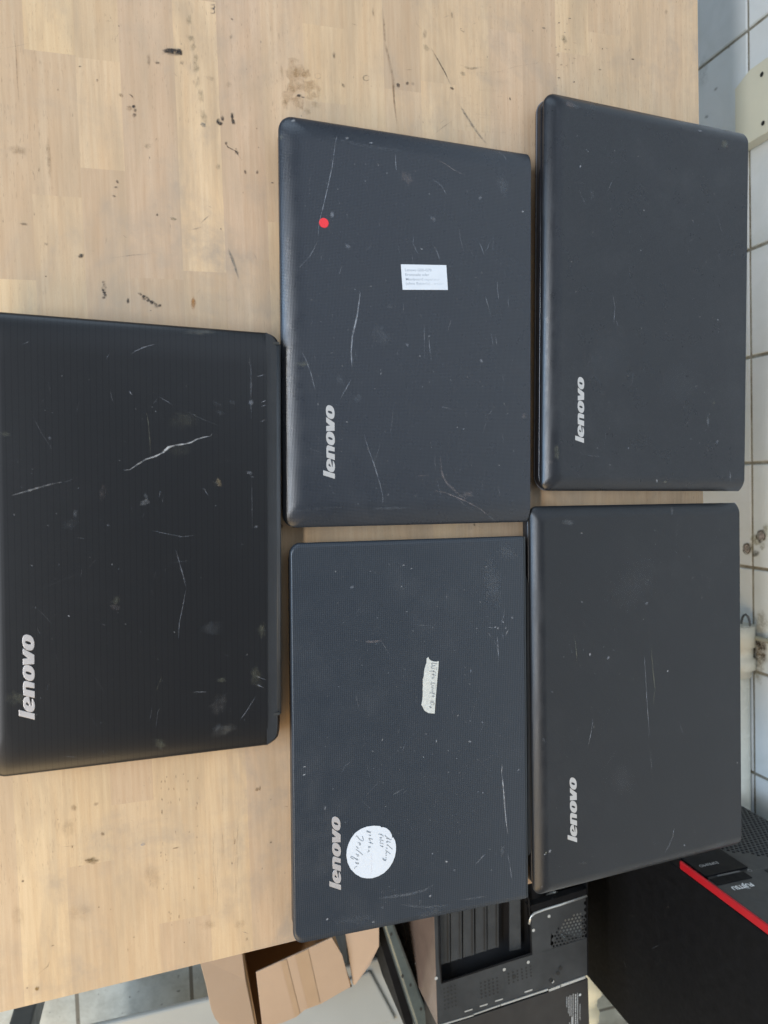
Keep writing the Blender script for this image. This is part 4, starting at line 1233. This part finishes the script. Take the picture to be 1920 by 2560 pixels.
def quadpx(mb, pts, z0, z1, mi=0):
    P = [bz(*q, z1) for q in pts]
    ar = sum(P[i].x * P[(i + 1) % len(P)].y - P[(i + 1) % len(P)].x * P[i].y for i in range(len(P)))
    if ar < 0: P = P[::-1]
    mb.prism([(p.x, p.y) for p in P], z0, z1, mi)


TH = ZP - .0015
quadpx(m, [(1082, 2180), (1096, 2180), (1104, 2458), (1095, 2560), (1094, 2560)], TH, ZP)
quadpx(m, [(1104, 2459), (1331, 2387), (1467, 2345), (1468, 2438), (1182, 2535), (1101, 2562), (1095, 2562)], TH, ZP)
quadpx(m, [(1331, 2387), (1326, 2300), (1332, 2288), (1345, 2281), (1385, 2271), (1400, 2312), (1378, 2332), (1376, 2362), (1386, 2371)], TH, ZP)
m.build('rear_panel', M_BLK2, pc)
# side walls
for nm, (a, b, z0) in {'glossy_side': ((1082, 2150), (1096, 2564), 0), 'far_side': ((1467, 2180), (1469, 2440), 0)}.items():
    m = MB(); P = bz(*a, ZP); Q = bz(*b, ZP)
    s_ = -.0015 if nm == 'glossy_side' else .0015
    m.hexa([(P.x, P.y, -.72), (Q.x, Q.y, -.72), (Q.x, Q.y + s_, -.72), (P.x, P.y + s_, -.72), (P.x, P.y, ZP - .0005), (Q.x, Q.y, ZP - .0005), (Q.x, Q.y + s_, ZP - .0005), (P.x, P.y + s_, ZP - .0005)])
    if nm == 'glossy_side':
        o = m.build('side_panel', simple('brown_reflection_panel', (.19, .135, .105, 1), .18, .1, var=.18, nscale=14), pc); o['label'] = 'glossy side panel with a painted brown reflection'  # the brown reflection is put into the base colour
    else: m.build('side_panel', M_BLK, pc)
m = MB()
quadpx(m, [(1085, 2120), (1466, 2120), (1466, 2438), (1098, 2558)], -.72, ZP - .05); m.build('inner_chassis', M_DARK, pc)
# slot covers
for i, u in enumerate([1109, 1139, 1170, 1201, 1231]):
    m = MB(); w = 13.0
    vb = 2440 - (u - 1100) * .31
    quadpx(m, [(u - w, 2170), (u + w, 2170), (u + w + 1, vb - 32), (u - w + 1, vb - 24)], ZP - .013, ZP - .0115)
    quadpx(m, [(u + w - 1, 2170), (u + w + 1.5, 2170), (u + w + 2.5, vb - 32), (u + w, vb - 30)], ZP - .0114, ZP - .008)
    m.build('slot_cover', M_BLK2, pc)
m = MB(); quadpx(m, [(1273, 2170), (1300, 2170), (1302, 2372), (1274, 2378)], ZP - .013, ZP - .0115); m.build('slot_cover', M_BLK2, pc)
# recessed floor of the slot bay
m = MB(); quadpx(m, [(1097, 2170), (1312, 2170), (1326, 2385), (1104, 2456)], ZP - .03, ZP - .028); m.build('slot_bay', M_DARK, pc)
# rolled rim round the slot bay
m = MB()
rim_px = [(1308, 2200), (1313, 2225), (1322, 2250), (1325, 2300), (1328, 2384), (1104, 2457), (1100, 2400), (1096, 2200)]
m.tube([bz(u, v_, ZP + .0008) for u, v_ in rim_px], .0016, n=8); m.build('bay_rim', M_BLK, pc)
# inner rim of the power supply opening and its curved shiny bits
m = MB(); m.tube([bz(u, v_, ZP + .001) for u, v_ in [(1323, 2310), (1326, 2293), (1336, 2283), (1360, 2274), (1400, 2262), (1467, 2240)]], .0018, n=8); m.build('opening_rim', M_ALU, pc)
m = MB(); quadpx(m, [(1322, 2266), (1466, 2222), (1466, 2238), (1330, 2280)], ZP - .012, ZP + .001); m.build('opening_bar', M_BLK, pc)
for (P, r_, mt) in [([(1370, 2245), (1385, 2236), (1400, 2240), (1412, 2262)], .006, M_ALU), ([(1420, 2250), (1440, 2238), (1452, 2225)], .004, M_ALU), ([(1345, 2262), (1362, 2250)], .005, M_BLK2)]:
    m = MB(); m.tube([bz(u, v_, ZP - .03) for u, v_ in P], r_, n=10); m.build('inner_bracket', mt, pc)
# fan grille: perforated field
m = MB(); fc = bz(1445, 2352, ZP); pit = .0062; rr = .0019
ex = [bz(*q, ZP) for q in [(1386, 2372), (1376, 2362), (1378, 2332), (1400, 2312), (1385, 2271)]]
for j in range(-14, 15):
    for i in range(-14, 15):
        x = fc.x + j * pit * .866; y = fc.y + (i + (.5 if j % 2 else 0)) * pit
        d = hypot(x - fc.x, y - fc.y)
        if y > .6105 or x < .668 + (y - .53) * -.03 or x > .779: continue
        if y < .553: continue
        O6 = [(x + pit / sqrt(3) * cos(pi / 3 * k), y + pit / sqrt(3) * sin(pi / 3 * k)) for k in range(6)]
        zz = ZP - .0004
        if d < .044:
            o_ = [m.vert((a, b, zz)) for a, b in O6]
            h6 = [m.vert((x + rr * cos(pi / 3 * k), y + rr * sin(pi / 3 * k), zz)) for k in range(6)]
            for k in range(6):
                q = (k + 1) % 6; m.face((o_[k], o_[q], h6[q], h6[k]))
        else: m.face([m.vert((a, b, zz)) for a, b in O6])
m.build('fan_grille', M_BLK2, pc)
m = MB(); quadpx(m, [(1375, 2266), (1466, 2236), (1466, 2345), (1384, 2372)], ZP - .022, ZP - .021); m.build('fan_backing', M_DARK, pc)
m = MB(); quadpx(m, [(1405, 2292), (1466, 2262), (1466, 2436), (1428, 2372), (1398, 2330)], ZP - .018, ZP - .017); m.build('grille_light_shade', simple('pale_light_behind_grille', (.42, .42, .38, 1), .5, var=.35, nscale=70), pc)  # pale sheet stands in for bright wall light showing through the holes
m = MB(); quadpx(m, [(1400, 2330), (1466, 2352), (1466, 2392)], ZP - .0165, ZP - .016); m.build('grille_light_shade', M_DARK, pc)  # dark wedge over part of that painted light
# little vents, screws, press-outs
rs = random.Random(8)
m = MB(); W8 = simple('bare_steel_dot', (.5, .5, .47, 1), .4, .5)
md = MB()


def disc(mb, u, v_, r, dz=.0006):
    c_ = bz(u, v_, ZP); mb.face([mb.vert((c_.x + r * cos(k * pi / 6), c_.y + r * sin(k * pi / 6), ZP + dz)) for k in range(12)])


for a in range(4):
    for b in range(6): disc(md if (a + b) % 3 else md, 1110 + a * 9 + b * .5, 2472 + b * 10 - a * 3, .0014)
md.build('vent_pattern', M_HOLE, pc); md = MB()
for a in range(5):
    for b in range(5): disc(md, 1202 + a * 10 + b * .5, 2458 + b * 9 - a * 3.4, .0015)
md.build('vent_pattern', M_HOLE, pc); md = MB()
for a in range(6):
    for b in range(4): disc(md, 1271 + a * 11 + b * .5, 2434 + b * 8 - a * 3.8, .0015)
for u, v_ in ((1372, 2286 + 4), (1333, 2325), (1320, 2405), (1260, 2423), (1085 + 5, 2445), (1381, 2453), (1452, 2232)):
    m1 = MB(); disc(m1, u, v_, .0026, .0009); m1.build('screw_head', W8, pc)
md.build('vent_pattern', M_HOLE, pc)
for u, v_ in ((1378, 2451), (1401, 2420), (1395, 2432), (1285, 2441)):
    md = MB(); disc(md, u, v_, .0034, .0009); md.build('screw_hole', M_HOLE, pc)
for u, v_ in ((1172, 2526), (1210, 2513), (1248, 2500), (1322, 2477)):
    m = MB(); quadpx(m, [(u - 10, v_ + 2), (u + 9, v_ - 4), (u + 9, v_ - 1), (u - 10, v_ + 5)], ZP - .0005, ZP + .0006); m.build('edge_slot', W8, pc)
# bright folded edge
m = MB()
quadpx(m, [(1184, 2535), (1250, 2512), (1251, 2515), (1185, 2538)], ZP - .004, ZP + .0012)
quadpx(m, [(1252, 2511), (1370, 2472), (1371, 2476), (1253, 2515)], ZP - .004, ZP + .0014)
quadpx(m, [(1372, 2474), (1400, 2463), (1401, 2469), (1373, 2479)], ZP - .004, ZP + .0010)
quadpx(m, [(1402, 2462), (1464, 2440), (1464, 2446), (1403, 2468)], ZP - .004, ZP + .0014)
quadpx(m, [(1100, 2562), (1184, 2537), (1184, 2540), (1100, 2566)], ZP - .004, ZP + .0010)
m.build('steel_edge', M_ALU, pc)

# ---- second case with rating label, next to it
cs = empty('computer_case', (.95, .49, -.72))
tag(cs, 'black computer case with a small white rating label, beside the case with the fan grille', 'computer case')
m = MB(); quadpx(m, [(1103, 2568), (1190, 2541), (1470, 2447), (1476, 2640), (1110, 2700)], -.72, ZP - .006)
m.build('shell', simple('black_brown_shell', (.022, .020, .018, 1), .5, var=.2), cs, bevel=.0008)
lab = MB(); zl = ZP - .0052
rows = [(1417, 2492, 2505), (1417, 2505, 2518), (1421, 2492, 2534), (1425, 2488, 2540), (1429, 2489, 2540), (1433, 2484, 2560), (1439, 2485, 2532), (1439, 2534, 2560), (1444, 2482, 2570), (1450, 2510, 2550), (1430, 2542, 2575), (1424, 2556, 2570)]
for (u, v0, v1) in rows:
    ww = 1.6 if u not in (1439, 1430) else 3.2
    v_ = v0
    while v_ < v1:
        L = 3 + (int(u * 7 + v_ * 3) % 5) if u in (1417, 1421, 1429, 1439, 1450) else (v1 - v0)
        P = [bz(u - ww / 2, v_, zl), bz(u + ww / 2, v_, zl), bz(u + ww / 2, min(v_ + L, v1), zl), bz(u - ww / 2, min(v_ + L, v1), zl)]
        lab.face([lab.vert(p, (.42, .44, .44, .85)) for p in P])
        v_ += L + 1.2
c_ = bz(1450, 2487, zl); lab.face([lab.vert((c_.x + .0022 * cos(k * pi / 6), c_.y + .0022 * sin(k * pi / 6), zl + .0001), (.5, .52, .5, 1)) for k in range(12)])
lab.build('rating_label', M_INK, cs)

# ---- green grey metal panel leaning between boxes
gp = empty('metal_panel', (.79, .33, -.72))
tag(gp, 'dull green grey metal side panel standing on edge between the carton and the computer case', 'metal panel')
m = MB()
zpn = -.42
P = [bz(938, 2250, zpn), bz(963, 2250, zpn), bz(1096, 2600, zpn), bz(1052, 2600, zpn)]
ar = sum(P[i].x * P[(i + 1) % 4].y - P[(i + 1) % 4].x * P[i].y for i in range(4))
if ar < 0: P = P[::-1]
m.prism([(p.x, p.y) for p in P], -.72, zpn)
m.build('sheet', simple('green_grey_paint', (.085, .105, .10, 1), .32, .2, var=.3, nscale=18), gp, bevel=.004)
m = MB()
P = [bz(918, 2250, zpn - .03), bz(936, 2250, zpn - .03), bz(1046, 2600, zpn - .03), bz(1026, 2600, zpn - .03)]
ar = sum(P[i].x * P[(i + 1) % 4].y - P[(i + 1) % 4].x * P[i].y for i in range(4))
if ar < 0: P = P[::-1]
m.prism([(p.x, p.y) for p in P], -.72, zpn - .03)
m.build('shadow_strip', M_BLK, gp)  # black slab stands in for the shadowed gap beside the sheet
m = MB()
for (u, v_) in ((978, 2335), (1006, 2440), (1026, 2462), (1052, 2522)):
    m = MB(); c_ = bz(u, v_, zpn); m.face([m.vert((c_.x + .003 * cos(k * pi / 6), c_.y + .002 * sin(k * pi / 6), zpn + .0006)) for k in range(12)])
    m.build('hole', M_HOLE, gp)
# low plinth the computers stand on
pl = MB(); pl.box((.50, .30, -.9), (1.05, 1.02, -.7205))
tag(pl.build('low_shelf', simple('grey_shelf_board', (.25, .25, .24, 1), .6)), 'low grey shelf under the computer towers', 'shelf')
for o in (tw,):
    pass
st_ = MB(); st_.box((XF + .02, YT + .01, -.72), (XBk - .02, Y2 - .01, -.6205))
tag(st_.build('support_block', simple('dark_block', (.03, .03, .03, 1), .6)), 'dark block under the tower with the red stripe', 'block')

# ---- white cabinet
wc = empty('white_table', (1.1, .1, -.9))
tag(wc, 'low white table with a panelled top beside the open cardboard box', 'table')
M_WHITE = simple('white_lacquer', lin(156, 158, 153), .35, var=.04, nscale=8)
zc_ = -.62
m = MB(); P = [(.917, -.30), (.905, .343), (1.045, .395), (1.30, .49), (1.30, -.30)]
ar = sum(P[i][0] * P[(i + 1) % 5][1] - P[(i + 1) % 5][0] * P[i][1] for i in range(5))
if ar < 0: P = P[::-1]
m.prism(P, -.632, zc_)
m.build('tabletop', M_WHITE, wc, bevel=.004)
for (lx, ly) in ((1.25, -.2), (1.25, .38)):
    m = MB(); m.box((lx - .02, ly - .02, -.9), (lx + .02, ly + .02, -.6325)); m.build('leg', M_WHITE, wc)
m = MB()
P = [bz(u, v_, zc_ + .006) for u, v_ in [(925, 2428), (990, 2550), (800, 2600), (560, 2640), (700, 2520)]]
ar = sum(P[i].x * P[(i + 1) % 5].y - P[(i + 1) % 5].x * P[i].y for i in range(5))
if ar < 0: P = P[::-1]
m.prism([(p.x, p.y) for p in P], zc_ + .0005, zc_ + .008)
m.build('top_panel', M_WHITE, wc, bevel=.004)

# ---- cardboard box
M_CARD = simple('brown_cardboard', lin(164, 140, 116), .75, var=.05, nscale=10, bump=.15, bscale=260)
M_CARDD = simple('inner_cardboard', lin(168, 134, 96), .8, var=.06, nscale=10)
cb = empty('cardboard_box', (.78, .16, -.9))
tag(cb, 'open brown cardboard box with its flaps folded out and a taped lid flap', 'cardboard box')
zb = -.46
A_ = bz(604, 2392, zb); B_ = bz(838, 2340, zb); C_ = bz(880, 2466, zb); D_ = bz(640, 2585, zb)
A2 = A_ - (D_ - A_) * .8; B2 = B_ - (C_ - B_) * .9


def wallq(mb, p, q, z0, z1, th=.004):
    d = (q - p).normalized(); n_ = Vector((-d.y, d.x, 0)) * th
    mb.hexa([(p.x, p.y, z0), (q.x, q.y, z0), (q.x + n_.x, q.y + n_.y, z0), (p.x + n_.x, p.y + n_.y, z0),
             (p.x, p.y, z1), (q.x, q.y, z1), (q.x + n_.x, q.y + n_.y, z1), (p.x + n_.x, p.y + n_.y, z1)])


m = MB()
for p, q in ((A2, D_), (D_, C_), (C_, B2), (B2, A2)): wallq(m, p, q, -.9, zb)
m.poly([(A2.x, A2.y, -.895), (D_.x, D_.y, -.895), (C_.x, C_.y, -.895), (B2.x, B2.y, -.895)])
m.build('carton', M_CARDD, cb)


def flap(px, zs, name, label=None, th=.003):
    mb = MB(); P = [bz(u, v_, z) for (u, v_), z in zip(px, zs)]
    ar = sum(P[i].x * P[(i + 1) % len(P)].y - P[(i + 1) % len(P)].x * P[i].y for i in range(len(P)))
    if ar < 0: P = P[::-1]
    a = [mb.vert(p) for p in P]; b = [mb.vert((p.x, p.y, p.z - th)) for p in P]
    mb.face(a); mb.face(b[::-1])
    for i in range(len(P)):
        j = (i + 1) % len(P); mb.face((a[j], a[i], b[i], b[j]))
    o = mb.build(name, M_CARD, cb, bevel=.0008)
    if label: o['label'] = label
    return o


flap([(497, 2395), (604, 2370), (614, 2448), (640, 2575), (560, 2575), (537, 2546), (528, 2525), (514, 2459)], [-.44, -.452, -.454, -.457, -.445, -.44, -.44, -.44], 'flap')
flap([(640, 2431), (741, 2385), (830, 2344), (856, 2388), (877, 2467), (803, 2510), (762, 2525), (741, 2543), (706, 2558), (656, 2567)], [-.43 - .027 * (q - 2360) / 190.0 for q in (2431, 2385, 2344, 2388, 2467, 2510, 2525, 2543, 2558, 2567)], 'flap', 'flap with strips of packing tape')
flap([(861, 2320), (948, 2300), (948, 2366), (924, 2414), (888, 2463), (883, 2462)], [-.45, -.43, -.43, -.435, -.45, -.452], 'flap')
M_TAPE = simple('brown_packing_tape', lin(160, 135, 108), .4, var=.04)
for px in ([(702, 2404), (716, 2398), (750, 2535), (738, 2541)], [(738, 2388), (770, 2373), (800, 2508), (770, 2520)]):
    m = MB(); P = []
    for (u, v_) in px:
        z = -.43 + (-.457 + .43) * ((v_ - 2360) / 190.0)
        P.append(bz(u, v_, z + .0012))
    m.poly(P); m.build('packing_tape', M_TAPE, cb)

# ---- black upright at the lower left
m = MB(); p = bz(62, 2545, -.6)
m.box((p.x - .02, p.y - .016, -.9), (p.x + .03, p.y + .018, -.55))
tag(m.build('trolley_leg', M_BLK2, None, bevel=.003), 'black square metal leg standing on the grey floor tiles', 'metal leg')

# ---- ribbed cream hose behind the towers
m = MB(); path = []; rad = []
c0 = by(1530, 2545, 1.0)
for k in range(60):
    a = k / 59.
    path.append((1.02 + .55 * a, .93 - .10 * sin(a * 3), -.80 + .10 * a)); rad.append(.045 + .004 * (1 if (k // 3) % 2 else -1))
m.tube(path, rad, n=20)
tag(m.build('ribbed_hose', simple('cream_plastic_hose', lin(226, 218, 188), .45, var=.05)), 'cream ribbed plastic hose lying behind the computer towers', 'hose')
